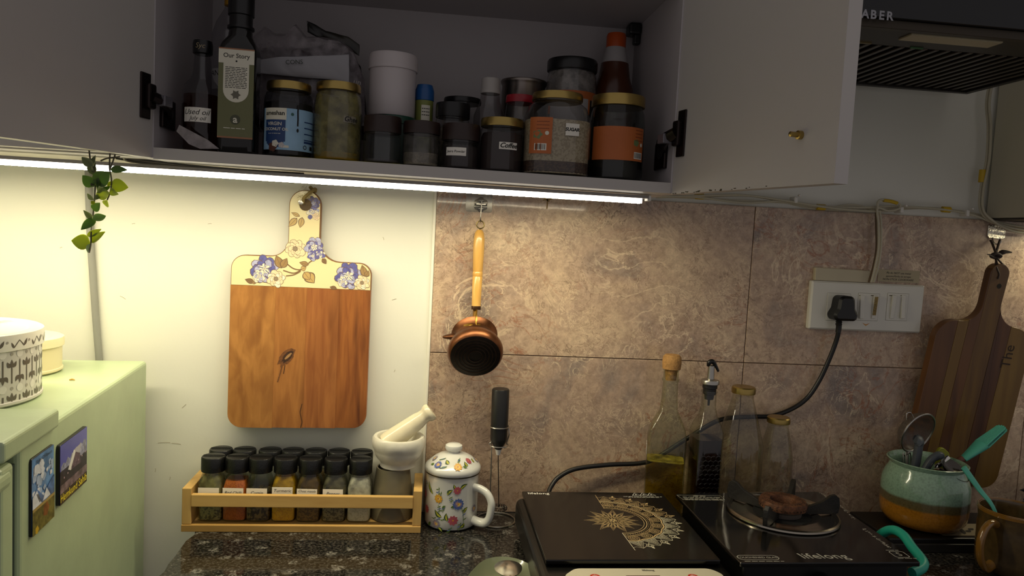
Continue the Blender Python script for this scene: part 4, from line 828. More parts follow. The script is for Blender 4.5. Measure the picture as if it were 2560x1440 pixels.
ax_ = (ft-fb); FL = ax_.length; Rf = ax_.normalized().to_track_quat('Z', 'Y').to_matrix()
wl(MB().lathe([(.0001, -.001), (.0065, 0), (.0085, .004), (.0150, .016), (.0155, .020), (.0158, FL-.002), (.0145, FL), (.0001, FL)], 32, o=fb, rot=Rf), 'handle', mat('satin_black', '141414', .38), ff)
wl(MB().lathe([(.0001, -.011), (.0035, -.011), (.0055, -.003), (.0062, -.0005), (.0001, 0)], 20, o=fb, rot=Rf), 'white_collar', WHITE, ff)
wb = at(1247, 1268, -.042); wl(MB().tube([fb-ax_.normalized()*.009, wb], .00085, 8, sm=0), 'wand', DSTEEL, ff)
hel = []
for i in range(220): a_ = 2*pi*i/220; k = a_*22; hel.append(wb+Vector(((.0118+.0034*cos(k))*cos(a_), (.0118+.0034*cos(k))*sin(a_), .0034*sin(k)-.001)))
wl(MB().tube(hel, .0005, 5, closed=True, sm=0).tube([wb+Vector((-.011, 0, 0)), wb, wb+Vector((.011, 0, 0))], .0007, 6, sm=0), 'whisk_coil', DSTEEL, ff)
# ================================================================ INDUCTION COOKTOP
IZ = .072; a0 = atz(1305, 1229, IZ); a1 = atz(1652, 1231, IZ); a2 = atz(1365, 1400, IZ); a3 = atz(1806, 1400, IZ)
ix0, ix1 = (a0.x+a2.x)/2, (a1.x+a3.x)/2; iyb, iyf = (a0.y+a1.y)/2, (a2.y+a3.y)/2
ind = thing('induction_cooktop', 'black glass induction cooktop printed with a half mandala', 'cooktop', ((ix0+ix1)/2, (iyb+iyf)/2, 0))
def ip(mb, n_, m, par=None, **k):
    o = mb.build(n_, m, par or ind, **k)
    if par is None or par is ind: o.location = -Vector(ind.location)
    return o
CG = mat('cooktop_black_glass', '0c0a08', .16, spec=.5); SHELL = mat('cooktop_black_shell', '0b0b0a', .28)
xm_ = (ix0+ix1)/2; iw = ix1-ix0; dp = iyb-iyf
ip(MB().box((xm_, (iyb+iyf)/2, IZ-.0035), (iw, dp, .007), .0016, seg=3), 'glass_plate', CG)
ip(MB().box((xm_, (iyb+iyf)/2-.035, .0362), (iw+.022, dp+.072, .0515), .012, seg=4), 'shell', SHELL)
for sx in (-1, 1):
    for sy in (-1, 1): ip(MB().lathe([(.012, 0), (.012, .012)], 16, o=(xm_+sx*iw*.42, (iyb+iyf)/2+sy*dp*.42, .0002)), 'foot', MBLACK)
pz = .0632; pf = iyf-.0085
cp = ip(MB().prism(roundpoly([(ix0+.02, pf-.055), (ix1-.02, pf-.055), (ix1-.006, pf-.02, .02), (ix1-.02, pf, .018), (ix0+.04, pf, .018), (ix0+.022, pf-.02, .02)], 8), pz-.001, pz+.0008, XY, .0006), 'control_panel', mat('panel_ivory', 'c9c3ac', .35))
pr = Print(lambda x, y, l: (x, y, pz+.0008+l), [], lift=.0002)
RED = mat('red_button', 'c03a2c', .3)
def pz_(u, v): q_ = atz(u, v, pz+.001); return q_.x, q_.y
for u in (1488, 1733): x, y = pz_(u, 1441); pr.disc(x, y, .0072, RED, 24); pr.up(); pr.ring(x, y, .0033, .0009, INKW, 20, -pi*.2, pi*1.2); pr.line([(x, y+.001), (x, y+.005)], .0009, INKW); pr.up()
x, y = pz_(1612, 1447); pr.poly([(x-.024, y+.009), (x+.024, y+.009), (x+.021, y-.012), (x-.021, y-.012)], mat('red_display', '4a0f12', .15)); pr.up()
for k in range(4): pr.ring(x-.012+.008*k, y-.001, .0026, .0008, mat('unlit_digit', '8a2a2a', .3), 8)
x, y = pz_(1620, 1426); pr.text('lifelong', x, y, .0062, INK, bold=.0001)
o = pr.done('panel_print', cp)
pr = Print(lambda x, y, l: (x, y, IZ+l), [], lift=.00025, step=.00003)
GP = mat('gold_print', 'b99f70', .4); SP_ = mat('pale_print', 'cbc4a8', .4)
g = lambda u, v: tuple(atz(u, v, IZ))[:2]
def fin(n_): o = pr.fresh(n_, ind); o.location = -Vector(ind.location)
x, y = g(1346, 1234); pr.text('lifelong', x, y, .0125, INKW, space=1.05, bold=.0002); fin('logo_lettering')
for u in (1589, 1608, 1627): x, y = g(u, 1236); pr.line([(x-.0075, y-.006), (x, y+.007), (x+.0075, y-.006)], .0012, INKW, True); pr.disc(x, y-.0015, .0018, INKW, 6)
fin('warning_symbols'); x, y = g(1608, 1242); pr.dashes(x, y, .072, .0022, INKW); pr.dashes(x, y-.0035, .056, .0018, INKW)
fin('warning_lettering'); cx, cy = g(1532, 1301); tip_ = g(1488, 1238); bot = g(1588, 1376); RM = (Vector(g(1704, 1328))-Vector((cx, cy))).length
A0 = math.atan2(bot[1]-cy, bot[0]-cx); A1 = A0+pi
pol = lambda r, a: (cx+r*cos(a), cy+r*sin(a)); lw = .0008
def arcs(r, w=lw, m=GP, n=48): pr.ring(cx, cy, r, w, m, n, A0, A1)
arcs(RM*.46); arcs(RM*.50, .0014); arcs(RM*.56); arcs(RM*.585, .0005)
for k in range(40): a = A0+(k+.5)*pi/40; pr.disc(*pol(RM*.53, a), .0008, GP, 5)
arcs(RM*.60, .0006); nl = 9
for k in range(nl):
    a = A0+(k+.5)*pi/nl; x, y = pol(RM*.655, a)
    for rr_ in (.0088, .006, .0034): pr.ring(x, y, rr_, .0008, GP, 16)
    pr.disc(x, y, .0014, GP, 6); pts = [pol(RM*(.72+.025*sin(pi*j/8)), a-pi/nl/2+pi/nl*j/8) for j in range(9)]; pr.line(pts, .0022, GP); pts = [pol(RM*(.745+.03*sin(pi*j/8)), a-pi/nl/2+pi/nl*j/8) for j in range(9)]; pr.line(pts, .0008, SP_)
nt_ = 11
for k in range(nt_):
    a = A0+(k+.5)*pi/nt_; da = pi/nt_*.5
    for f_ in (1, .8, .62, .44, .28): pr.line([pol(RM*.76, a-da*f_), pol(RM*(.77+.21*f_), a), pol(RM*.76, a+da*f_)], .0008, SP_ if k < 6 else GP)
    for j in range(7): rr_ = RM*(.78+.02*j); pr.line([pol(rr_, a-da*(.25-.03*j)), pol(rr_, a+da*(.25-.03*j))], .0005, SP_ if k < 6 else GP)
    b_ = A0+k*pi/nt_+.0
    if k:
        for rr_ in (.003, .0055): pr.ring(*pol(RM*.93, b_), rr_, .0008, SP_ if k < 6 else GP, 14)
        pr.leaf(*pol(RM*.96, b_), *pol(RM*1.04, b_), .004, SP_ if k < 6 else GP); pr.line([pol(RM*.84, b_-.05), pol(RM*.9, b_), pol(RM*.84, b_+.05)], .0008, SP_ if k < 6 else GP)
    pr.line([pol(RM*.985, a), pol(RM*.93, a+da*.6), pol(RM*.95, a+da)], .0007, SP_ if k < 6 else GP); pr.line([pol(RM*.985, a), pol(RM*.93, a-da*.6), pol(RM*.95, a-da)], .0007, SP_ if k < 6 else GP)
pr.line([tip_, pol(RM*.46, A1)], .0009, GP); pr.line([bot, pol(RM*.46, A0)], .0009, SP_)
for k in range(46): a = A0+pi*(k+.5)/46; pr.line([pol(RM*.605, a), pol(RM*.62, a)], .0005, GP); pr.line([pol(RM*.57, a), pol(RM*.58, a)], .0005, GP)
fin('mandala_print'); npet = 14; sr = RM*.44
for k in range(npet):
    a = 2*pi*k/npet; L_ = sr*(1.0 if k % 2 else .88)
    for f_ in (1, .72, .45):
        pr.line([pol(L_*.3, a), pol(L_*.6, a-.2*f_), pol(L_*(.62+.38*f_), a), pol(L_*.6, a+.2*f_), pol(L_*.3, a)], .0007, GP)
    for f_ in (1, .6): pr.line([pol(L_*.18, a+.22), pol(L_*.42, a+.22-.16*f_), pol(L_*.66*f_, a+.22), pol(L_*.42, a+.22+.16*f_)], .0006, GP, True)
for r_ in (.1, .2, .28): pr.ring(cx, cy, sr*r_, .0007, GP, 20)
for k in range(8): a = 2*pi*k/8; pr.leaf(*pol(sr*.03, a), *pol(sr*.18, a), .003, GP)
ip_ = pr.done('mandala_star', ind); ip_.location = -Vector(ind.location)

# ================================================================ GAS STOVE
GZ = .086; q0 = atz(1688, 1234, GZ); q1 = atz(2046, 1229, GZ); q2 = atz(1852, 1408, GZ); q3 = atz(2303, 1406, GZ)
gas = thing('gas_stove', 'single burner gas stove with black glass top and steel ring', 'gas stove', ((q0.x+q3.x)/2, (q0.y+q3.y)/2, 0))
def gp(mb, n_, m, **k): o = mb.build(n_, m, gas, **k); o.location = -Vector(gas.location); return o
gx0, gx1, gyb, gyf = (q0.x+q2.x)/2, (q1.x+q3.x)/2, (q0.y+q1.y)/2, (q2.y+q3.y)/2
gl = [(q0.x, q0.y), (q2.x, q2.y), (q3.x, q3.y), (q1.x, q1.y)]
gp(MB().prism([(a, b_) for a, b_ in roundpoly([(x, y, .004) for x, y in gl])], GZ-.006, GZ, XY, .0012), 'glass_top', mat('stove_black_glass', '0a0907', .1))
gp(MB().box(((gx0+gx1)/2, (gyb+gyf)/2, (GZ-.006+.016)/2+.001), (gx1-gx0-.024, gyb-gyf-.024, GZ-.006-.018), .004), 'body', SHELL)
for sx in (-1, 1):
    for sy in (-1, 1): gp(MB().lathe([(.011, 0), (.013, .018)], 14, o=((gx0+gx1)/2+sx*.1, (gyb+gyf)/2+sy*.11, .0002)), 'foot', MBLACK)
bc = atz(1955, 1284, GZ); bx, byy = bc.x, bc.y
gp(MB().lathe([(.088, .0002), (.0895, .0018), (.089, .0045), (.086, .006), (.083, .005), (.080, .002), (.062, .001), (.058, .0028), (.052, .0015), (.046, .0004)], 64, o=(bx, byy, GZ), cap=False), 'drip_ring', mat('steel_drip_ring', 'b5ad9e', .2, metal=1))
gp(MB().lathe([(.0001, .0006), (.0465, .0006)], 40, o=(bx, byy, GZ), cap=False), 'burner_well', mat('well_black', '050505', .7))
RUST = mat('rusty_burner', '5b3a26', .6, metal=.5, var=.5, vscale=90, bump=.5, bscale=300)
gp(MB().lathe([(.030, .001), (.031, .008), (.0335, .010), (.0345, .013)], 40, o=(bx, byy, GZ), cap=False), 'burner_base', mat('burner_alloy', '77706a', .5, metal=.7))
gp(MB().lathe([(.0345, .012), (.038, .013), (.0385, .020), (.036, .0245), (.028, .026), (.021, .024), (.0185, .018), (.018, .008)], 48, o=(bx, byy, GZ), cap=False), 'burner_head', RUST)
mb = MB()
for i in range(36):
    a = 2*pi*i/36; mb.lathe([(.0009, 0), (.0001, .0003)], 6, o=(bx+.0302*cos(a), byy+.0302*sin(a), GZ+.0259))
    mb.box((bx+.0386*cos(a), byy+.0386*sin(a), GZ+.0165), (.001, .001, .0016), rot=Matrix.Rotation(a, 3, 'Z'))
gp(mb, 'flame_ports', mat('port_black', '0a0806', .8))
arm = [(.030, .001), (.030, .010), (.046, .016), (.066, .024), (.078, .034), (.086, .036), (.092, .031), (.094, .018), (.092, .006), (.086, .0035), (.060, .003)]
for u, v in ((1815, 1247), (1990, 1232), (1908, 1328), (2100, 1290)):
    q_ = atz(u, v, GZ); a = math.atan2(q_.y-byy, q_.x-bx); R_ = Matrix.Rotation(a, 3, 'Z')
    gp(MB().prism(arm, -.0035, .0035, lambda r, z, d, R_=R_: tuple(R_ @ Vector((r, d, z))+Vector((bx, byy, GZ))), .0008), 'pan_support_arm', mat('cast_black', '16130f', .5, bump=.3, bscale=200))
kq = atz(2062, 1440, .05); gp(MB().lathe([(.0001, .022), (.018, .022), (.021, .016), (.022, 0)], 32, o=((gx0+gx1)/2-.01, gyf+.0115, .045), rot=Matrix.Rotation(pi/2, 3, 'X')).box(((gx0+gx1)/2-.01, gyf-.011, .045), (.006, .006, .04), .002), 'control_knob', BLACK)
pr = Print(lambda x, y, l: (x, y, GZ+l), [], lift=.0002)
g = lambda u, v: tuple(atz(u, v, GZ))[:2]
SIL = mat('silver_print', 'a8a59a', .5)
def fin(n_): o = pr.fresh(n_, gas); o.location = -Vector(gas.location); return o
x, y = g(2062, 1391); pr.text('lifelong', x, y, .0235, SIL, space=1.05, bold=.0002, shear=-.25); fin('logo_lettering')
x, y = g(1895, 1394); w_, h_ = .030, .007; pr.line([(px_, py_) for px_, py_ in roundpoly([(x-w_, y-h_, h_*.95), (x+w_, y-h_, h_*.95), (x+w_, y+h_, h_*.95), (x-w_, y+h_, h_*.95)])], .0011, SIL, True); pr.text('TOUGHENED GLASS', x, y, .0068, SIL)
pr.dashes(x+.004, y-.012, .058, .0024, SIL)
fin('badge_print'); x0_, y0_ = g(1692, 1238); x1_, y1_ = g(1812, 1250); pr.line([(x0_, y0_), (x1_, y0_), (x1_, y1_), (x0_+.004, y1_)], .0009, SIL, True)
pr.dashes((x0_+x1_)/2, y0_-.004, .022, .004, SIL)
for k in range(4): pr.dashes((x0_+x1_)/2+.002, y0_-.0085-.0045*k, (x1_-x0_)*.86, .0026, SIL)
fin('caution_print')
for u0, v0, u1, v1, dens in ((2052, 1233, 2112, 1272, 46), (2110, 1272, 2135, 1298, 34), (2160, 1322, 2228, 1372, 60)):
    A_ = Vector(g(u0, v0)); B_ = Vector(g(u1, v1))
    for k in range(dens):
        t_ = random.random(); p_ = A_.lerp(B_, t_); pr.blob(p_.x+random.gauss(0, .0012), p_.y+random.gauss(0, .0008), random.uniform(.0006, .0022), mat('scuff', '9a948a', .7), n=8, wav=.35, lobes=3, ry=.6)
fin('scuffed_edge')['kind'] = 'stuff'; x, y = g(2248, 1386); pr.line(roundpoly([(x-.011, y-.010, .004), (x+.011, y-.010, .004), (x+.011, y+.010, .004), (x-.011, y+.010, .004)]), .0013, SIL, True); pr.text('S', x, y, .016, SIL); pr.dashes(x-.002, y+.014, .020, .0026, SIL); pr.dashes(x+.004, y-.0135, .030, .0026, SIL)
o = pr.done('certification_mark', gas); o.location = -Vector(gas.location)
# teal rubber gas hose looping round the stove's right corner
hp_ = [(2190, 1352, -.20), (2206, 1333, -.225), (2232, 1325, -.245), (2258, 1338, -.27), (2280, 1368, -.30), (2302, 1395, -.33), (2309, 1410, -.345), (2301, 1423, -.355), (2280, 1432, -.362)]
pts = [at(u, v, y) for u, v, y in hp_]
tag(MB().tube(pts, .0075, 12).build('gas_hose', mat('teal_rubber', '1f9a84', .4)), 'teal rubber hose curling round the right corner of the gas stove', 'hose')

# ================================================================ BOTTLES BEHIND THE STOVES
BG = glass('bottle_glass', (238, 241, 228), 1.5, .04, .97); BGC = glass('clear_bottle_glass', (243, 243, 236), 1.8, .04, .97)
def wroot(root, mb, n_, m, **k): o = mb.build(n_, m, root, **k); return o
yb = -.050
# 1: square oil bottle with a cork
bq = at(1665, 1230, yb); b1 = thing('oil_bottle', 'square glass bottle half full of yellow oil with a round cork', 'bottle', (at(1663, 1150, yb).x, yb, .0004), math.radians(-17))
hw = .0352; z_ = lambda v, u=1665: at(u, v, yb).z
zsh = z_(1085); zn = z_(1010); ztp = z_(948)
mb = MB().lathe([(.0001, .001, 6), (hw-.003, 0, 6), (hw, .004, 7), (hw, zsh-.004, 7), (hw-.003, zsh+.012, 6), (hw-.011, zsh+.030, 4), (.0165, zsh+.044, 2.4), (.0145, zn+.012, 2), (.0138, ztp-.004, 2), (.0155, ztp-.003, 2), (.0158, ztp+.001, 2), (.0138, ztp+.002, 2), (.0138, ztp+.016, 2), (.0152, ztp+.018, 2), (.0148, ztp+.021, 2)], 48, cap=False, ry=.78)
wroot(b1, mb, 'glass', BG)
OIL = glass('yellow_oil', (240, 226, 140), .3, .05, .97)
zo = z_(1148); wroot(b1, MB().lathe([(.0001, .004, 6), (hw-.002, .004, 7), (hw-.002, zo, 7), (.0001, zo, 7)], 40, ry=.78), 'oil', OIL)
wroot(b1, MB().lathe([(.0001, zo+.0002, 7), (hw-.002, zo+.0002, 7)], 40, cap=False, ry=.78), 'oil_surface', frosted('oil_top', 'b3a22a', .5))
CK = mat('cork', 'a57b45', .8, bump=.6, bscale=260, var=.2, vscale=240); ztop = at(1675, 887, yb).z
wroot(b1, MB().lathe([(.0001, ztp-.002), (.0095, ztp-.002), (.0118, ztp+.018), (.0128, ztp+.021), (.0165, ztop-.026), (.0175, ztop-.014), (.0165, ztop-.004), (.013, ztop), (.0001, ztop)], 28), 'cork', CK)
wroot(b1, MB().box((-hw-.0003, -.006, at(1620, 1120, yb).z), (.0005, .030, .018)), 'price_sticker', mat('sticker', 'c9c3bd', .6))
# faint disc moulded in the far face
wroot(b1, MB().lathe([(.026, 0), (.0265, .0006), (.026, .0012)], 32, o=(0, hw*.78-.002, zsh-.03), rot=Matrix.Rotation(pi/2, 3, 'X'), cap=False), 'moulded_disc', BG)
# 2: hexagon embossed bottle with pourer
x2 = at(1757, 1180, yb).x; b2 = thing('vinegar_bottle', 'honeycomb embossed bottle of dark vinegar with a steel pourer', 'bottle', (x2, yb-.004, .0004), .05); hw = .0262
z2 = lambda v: at(1757, v, yb).z; zs2 = z2(1075); zc = z2(975)
wroot(b2, MB().lathe([(.0001, .001, 5), (hw-.002, 0, 5), (hw, .003, 5), (hw, zs2, 5), (hw-.004, zs2+.014, 4), (.0165, zs2+.030, 2.3), (.0135, zs2+.045, 2), (.0132, zc-.004, 2), (.015, zc-.003, 2), (.015, zc, 2)], 44, cap=False), 'glass', BGC)
wroot(b2, MB().lathe([(.0001, .004, 5), (hw-.0018, .004, 5), (hw-.0018, z2(1092), 5), (.0001, z2(1092), 5)], 36), 'vinegar', mat('dark_vinegar', '120605', .15))
mb = MB(); hs = .0056
for i in range(-2, 3):
    for j in range(16):
        xx = (i+(.5 if j % 2 else 0))*hs*1.73; zz = .008+j*hs*1.5
        if abs(xx) > hw-.004 or zz > z2(1052): continue
        mb.tube([(xx+hs*.96*cos(pi/6+k*pi/3), -hw-.0002, zz+hs*.96*sin(pi/6+k*pi/3)) for k in range(6)], .00055, 4, closed=True, sm=0)
wroot(b2, mb, 'honeycomb_relief', BGC)
wroot(b2, MB().lathe([(.0001, zc-.028), (.002, zc-.028), (.0022, zc-.018), (.008, zc-.016), (.009, zc-.008), (.012, zc-.006), (.012, zc+.004), (.0135, zc+.005), (.0135, zc+.012), (.0001, zc+.013)], 28), 'rubber_stopper', mat('rubber', '101010', .45))
wroot(b2, MB().lathe([(.0158, zc+.012), (.0168, zc+.013), (.0168, zc+.018), (.0158, zc+.020), (.007, zc+.022), (.0062, zc+.036), (.0058, zc+.046), (.0001, zc+.048)], 28), 'pourer', mat('satin_steel', 'b5b2aa', .3, metal=1))
wroot(b2, MB().tube([(-.006, 0, zc+.045), (-.005, -.001, zc+.052), (.001, -.001, zc+.054), (.008, -.001, zc+.046), (.014, -.001, zc+.036)], [.003, .0042, .0045, .003, .0022], 10), 'pourer_flap', BLACK)
# 3 and 4: milk bottles
def milk(label, ul, ur, vb_, vcap_top, vcap_bot, capw, vsh, y):
    l = at(ul, vb_, y); r = at(ur, vb_, y); R = (r.x-l.x)/2; cx = (l.x+r.x)/2; uc = (ul+ur)/2; t = thing('milk_bottle', label, 'bottle', (cx, y, .0004), 0, 'empty milk bottles')
    zs = at(uc, vsh, y).z; zct = at(uc, vcap_top, y).z; zcb = at(uc, vcap_bot, y).z; Rn = capw/2/FPX*(y-CAM.y)*.93
    wroot(t, MB().lathe([(.0001, .001), (R-.004, 0), (R, .005), (R, zs-.01), (R-.001, zs), (R*.55+Rn*.45, zs+(zcb-zs)*.40), (R*.25+Rn*.75, zs+(zcb-zs)*.66), (Rn, zs+(zcb-zs)*.9), (Rn*.98, zcb), (Rn*1.02, zcb+.002), (Rn*.95, zct-.003)], 40, cap=False), 'glass', BGC)
    wroot(t, MB().lathe([(Rn*1.02, zcb+.001), (Rn*1.10, zcb+.001), (Rn*1.12, zcb+.004), (Rn*1.10, zct-.002), (Rn*1.0, zct), (.0001, zct-.0005)], 32), 'gold_cap', GOLD); return t
milk('tall empty glass bottle with gold cap behind the gas burner', 1789, 1899, 1170, 966, 984, 60, 1105, -.055)
milk('short empty glass bottle with gold cap beside the taller one', 1897, 1975, 1180, 1042, 1058, 58, 1135, -.049)

# ================================================================ SWITCHBOARD, PLUG, NOTE
sb = thing('switchboard', 'white switchboard with socket and four rocker switches on the tiles', 'switchboard', (.8355, -.006, .414))
def sp2(mb, n_, m, par=None): o = mb.build(n_, m, par or sb); o.location = (-Vector(sb.location) if par is None else (0, 0, 0)); return o
c0 = at(2028, 708, -.008); c1_ = at(2299, 824, -.008); cz0 = at(2028, 822, -.008).z; cz1 = at(2160, 707, -.008).z
SW = mat('switch_white', 'd6d3c6', .22, coat=.3)
sp2(MB().prism(roundpoly([(c0.x, cz0, .003), (c1_.x, cz0, .003), (c1_.x+.001, cz1, .003), (c0.x, cz1, .003)]), -.0005, -.012, XZ, .003), 'cover_plate', SW)
def mod(u0, u1, v0=735, v1=800):
    a = at(u0, v1, -.0125); b_ = at(u1, v0, -.0125); return a.x, b_.x, a.z, b_.z
sa = mod(2064, 2126); fm = mat('switch_seam', '9b978a', .5)
for k, (u0, u1) in enumerate(((2064, 2126), (2141, 2199), (2214, 2272))):
    x0, x1, zz0, zz1 = mod(u0, u1); sp2(MB().box(((x0+x1)/2, -.0119, (zz0+zz1)/2), (x1-x0+.0012, .0006, zz1-zz0+.0012)), 'module_seam', fm); sp2(MB().box(((x0+x1)/2, -.0123, (zz0+zz1)/2), (x1-x0, .0012, zz1-zz0), .0004), 'module', SW)
for u, til in ((2154, -1), (2183, 1), (2229, 1), (2257, -1)):
    x0, x1, zz0, zz1 = mod(u-9, u+9, 738, 796); xm2 = (x0+x1)/2
    r_ = sp2(MB().box((xm2+.0012*til, -.0148, (zz0+zz1)/2), (.0085, .005, zz1-zz0), .0012, rot=Matrix.Rotation(.09*til, 3, 'X')), 'rocker_switch', SW)
    sp2(MB().box((xm2-.004, -.013, zz1-.001), (.006, .0006, .0016)), 'switch_mark', mat('mark_brown', '6b6250', .6))
    if u == 2183: sp2(MB().box((xm2+.0012, -.0176, (zz0+zz1)/2+.002), (.007, .0004, (zz1-zz0)*.8), rot=Matrix.Rotation(.09, 3, 'X')), 'brown_sticker', mat('brown_sticker', '8a7440', .7, var=.4, vscale=400))
lg = at(2165, 811, -.0125); mb = MB().add([(lg.x-.008, -.0123, lg.z+.003), (lg.x, -.0123, lg.z-.003), (lg.x+.008, -.0123, lg.z+.003), (lg.x, -.0123, lg.z-.0002)], [(0, 1, 3), (1, 2, 3)]); sp2(mb, 'orange_logo', mat('orange_logo', 'c8862a', .4))
# plug and lead
pl = thing('power_lead', 'black three pin plug with its lead looping down to the cooktop', 'cable', at(2100, 780, -.02))
def pp(mb, n_, m): o = mb.build(n_, m, pl); o.location = -Vector(pl.location)
pc = at(2099, 772, -.013); outl = [(-.021, -.021, .008), (.021, -.021, .008), (.0255, -.010, .009), (.018, .003, .009), (.0155, .027, .010), (-.0155, .027, .010), (-.018, .003, .009), (-.0255, -.010, .009)]
pp(MB().prism(roundpoly([(pc.x+a*.98, pc.z+b_*.98, r_) for a, b_, r_ in outl], 5), -.0128, -.040, XZ, .0045), 'plug', mat('plug_black', '0e0e0d', .42))
st_ = [(2098, 800, -.028), (2098, 822, -.028), (2088, 860, -.022), (2068, 910, -.016), (2046, 955, -.012), (2018, 995, -.010), (1980, 1022, -.008), (1930, 1040, -.008), (1880, 1042, -.008), (1800, 1050, -.008), (1720, 1095, -.008), (1640, 1145, -.008), (1600, 1158, -.010), (1520, 1162, -.014), (1440, 1172, -.02), (1398, 1192, -.03), (1378, 1216, -.042), (1370, 1236, -.055)]
pp(MB().lathe([(.0062, 0), (.0062, .003), (.005, .004), (.0062, .006), (.005, .008), (.0062, .010), (.0048, .014), (.0046, .026)], 14, o=at(2098, 797, -.028), rot=Matrix.Rotation(pi, 3, 'X')), 'strain_relief', mat('plug_black', '0e0e0d', .42))
pp(MB().tube([at(*q_) for q_ in st_], .0043, 10, sm=8), 'lead', mat('lead_black', '100f0e', .4))
# white trunking end and handwritten note above the switchboard
a = at(2034, 706, -.004); b_ = at(2180, 676, -.004)
tag(MB().prism(roundpoly([(a.x, cz1+.0006, .001), (b_.x-.001, cz1+.0006, .001), (b_.x+.002, b_.z-.001, .001), (a.x-.001, b_.z+.001, .002)]), -.0006, -.009, XZ, .001).build('cable_trunking', mat('beige_trunking', 'bdb296', .55)), 'short beige strip of trunking above the switchboard, left of its cable', 'trunking')
n0 = at(2193, 706, -.001); n1 = at(2300, 678, -.001)
nt_o = thing('paper_note', 'small handwritten reminder taped above the switchboard', 'note', ((n0.x+n1.x)/2, -.001, (n0.z+n1.z)/2))
o = MB().box((0, 0, .001), (n1.x-n0.x, .0006, n1.z-n0.z-.002)).build('paper', mat('faded_note', 'a89c80', .8), nt_o)
pr = Print(flatmap(-.0003), []); 
for k, s_ in enumerate(('Plz do NOT use metal', 'spoons/forks to scrape', 'NON-STICK COOKWARE')): pr.text(s_, -.001, .0068-.0063*k, .0056, INK, shear=.2)
pr.done('handwriting', nt_o)

# ================================================================ RIGHT CUTTING BOARD
ry_ = -.045; TLT = math.radians(5.5)
rb = thing('cutting_board', 'dark acacia cutting board hanging at the right edge', 'cutting board', at(2491, 690, ry_), rot=(.068, 0, 0))
AC = [wood('acacia_a', '6a4420', '52321a', '3c2213', (40, 40, 4), .38, 31), wood('acacia_b', '84662a', '735420', '583c18', (36, 36, 4), .38, 37), wood('acacia_c', '7a5a20', '5e401a', '472c14', (40, 40, 4), .38, 41), wood('acacia_d', '5e3a1a', '4a2a14', '331b0e', (44, 44, 4), .38, 47)]
rl, rr2 = -.101, .101; hs_ = .0190; zt2 = .024; zsh2 = -.092; zb2 = -.418
full = roundpoly([(rl, zb2, .03), (rr2, zb2, .03), (rr2, zsh2, .045), (hs_-.002, zsh2, .055), (hs_+.001, zt2, .022), (-hs_-.001, zt2, .022), (-hs_+.000, zsh2-.004, .06), (rl, zsh2, .045)], 9)
def clipx(poly, x0, keep_right):
    out_ = []; n = len(poly)
    for i in range(n):
        p_, q_ = poly[i], poly[(i+1) % n]; a_ = (p_[0] >= x0) == keep_right or p_[0] == x0; b2_ = (q_[0] >= x0) == keep_right or q_[0] == x0
        if a_: out_.append(p_)
        if a_ != b2_: t_ = (x0-p_[0])/(q_[0]-p_[0]); out_.append((x0, p_[1]+t_*(q_[1]-p_[1])))
    return out_
ct, stt = cos(TLT), sin(TLT); mp3 = lambda a, b_, d: (a*ct+b_*stt, d, -a*stt+b_*ct)
edges = [rl-.01, -.062, -.040, -.0175, .0200, .050, rr2+.01]
for i in range(6):
    pl_ = clipx(clipx(full, edges[i]+.0001, True), edges[i+1]-.0001, False)
    MB().prism(pl_, .008, -.008, mp3, .0006).build('plank', [AC[0], AC[1], AC[0], AC[2], AC[3], AC[1]][i], rb)
pr = Print(lambda x, y, l: mp3(x, y, -.008-l), [], lift=.0002)
pr.text('The', .058, -.150, .030, mat('burnt_letter', '2e1c0e', .7), rot=pi/2); 
pr.fresh('burnt_lettering', rb); pr.disc(0.004, -.018, .0048, mat('hole_dark', '140c06', .8), 14); pr.done('hanging_hole', rb)
# leather thong and its silver adhesive hook
hh = at(2488, 600, -.006); th_ = thing('leather_thong', 'knotted dark leather thong holding the acacia board', 'strap', at(2490, 640, -.03))
LE = mat('dark_leather', '33241a', .7)
def tp(mb, n_): o = mb.build(n_, LE, th_); o.location = -Vector(th_.location)
tp(MB().tube([at(2494, 697, -.053), at(2497, 685, -.053), at(2490, 665, -.052), at(2491, 640, -.04), at(2482, 612, -.020), at(2476, 600, -.014)], .0022, 8).tube([at(2493, 660, -.054), at(2489, 640, -.038), at(2496, 612, -.02), at(2500, 600, -.014)], .0022, 8), 'loop')
tp(MB().tube([at(2478, 640, -.046), at(2490, 634, -.048), at(2502, 640, -.046), at(2490, 644, -.044)], .0034, 8, closed=True), 'knot')
tp(MB().tube([at(2491, 641, -.044), at(2508, 630, -.046), at(2530, 631, -.05)], [.0026, .0052, .0012], 8, flat=.35).tube([at(2491, 642, -.044), at(2478, 638, -.048), at(2468, 636, -.05)], [.002, .003, .001], 8, flat=.4).tube([at(2493, 646, -.046), at(2506, 660, -.05), at(2514, 664, -.052)], [.0018, .0018, .0008], 8), 'loose_ends')
sh = thing('adhesive_hook', 'shiny silver adhesive hook above the acacia board', 'hook', (hh.x, -.001, hh.z))
a = at(2470, 562, -.001); b_ = at(2511, 598, -.001)
o = MB().prism(roundpoly([(a.x, b_.z, .006), (b_.x, b_.z, .006), (b_.x, a.z, .002), (a.x, a.z, .002)]), -.0005, -.003, XZ, .0008).build('plate', mat('hammered_silver', 'd5d0be', .22, metal=1, bump=.8, bscale=220), sh); o.location = -Vector(sh.location)
o = MB().tube([(hh.x-.004, -.003, hh.z+.004), (hh.x-.004, -.008, hh.z-.006), (hh.x, -.014, hh.z-.008), (hh.x+.004, -.017, hh.z-.002)], .0016, 8).build('prong', STEEL, sh); o.location = -Vector(sh.location)

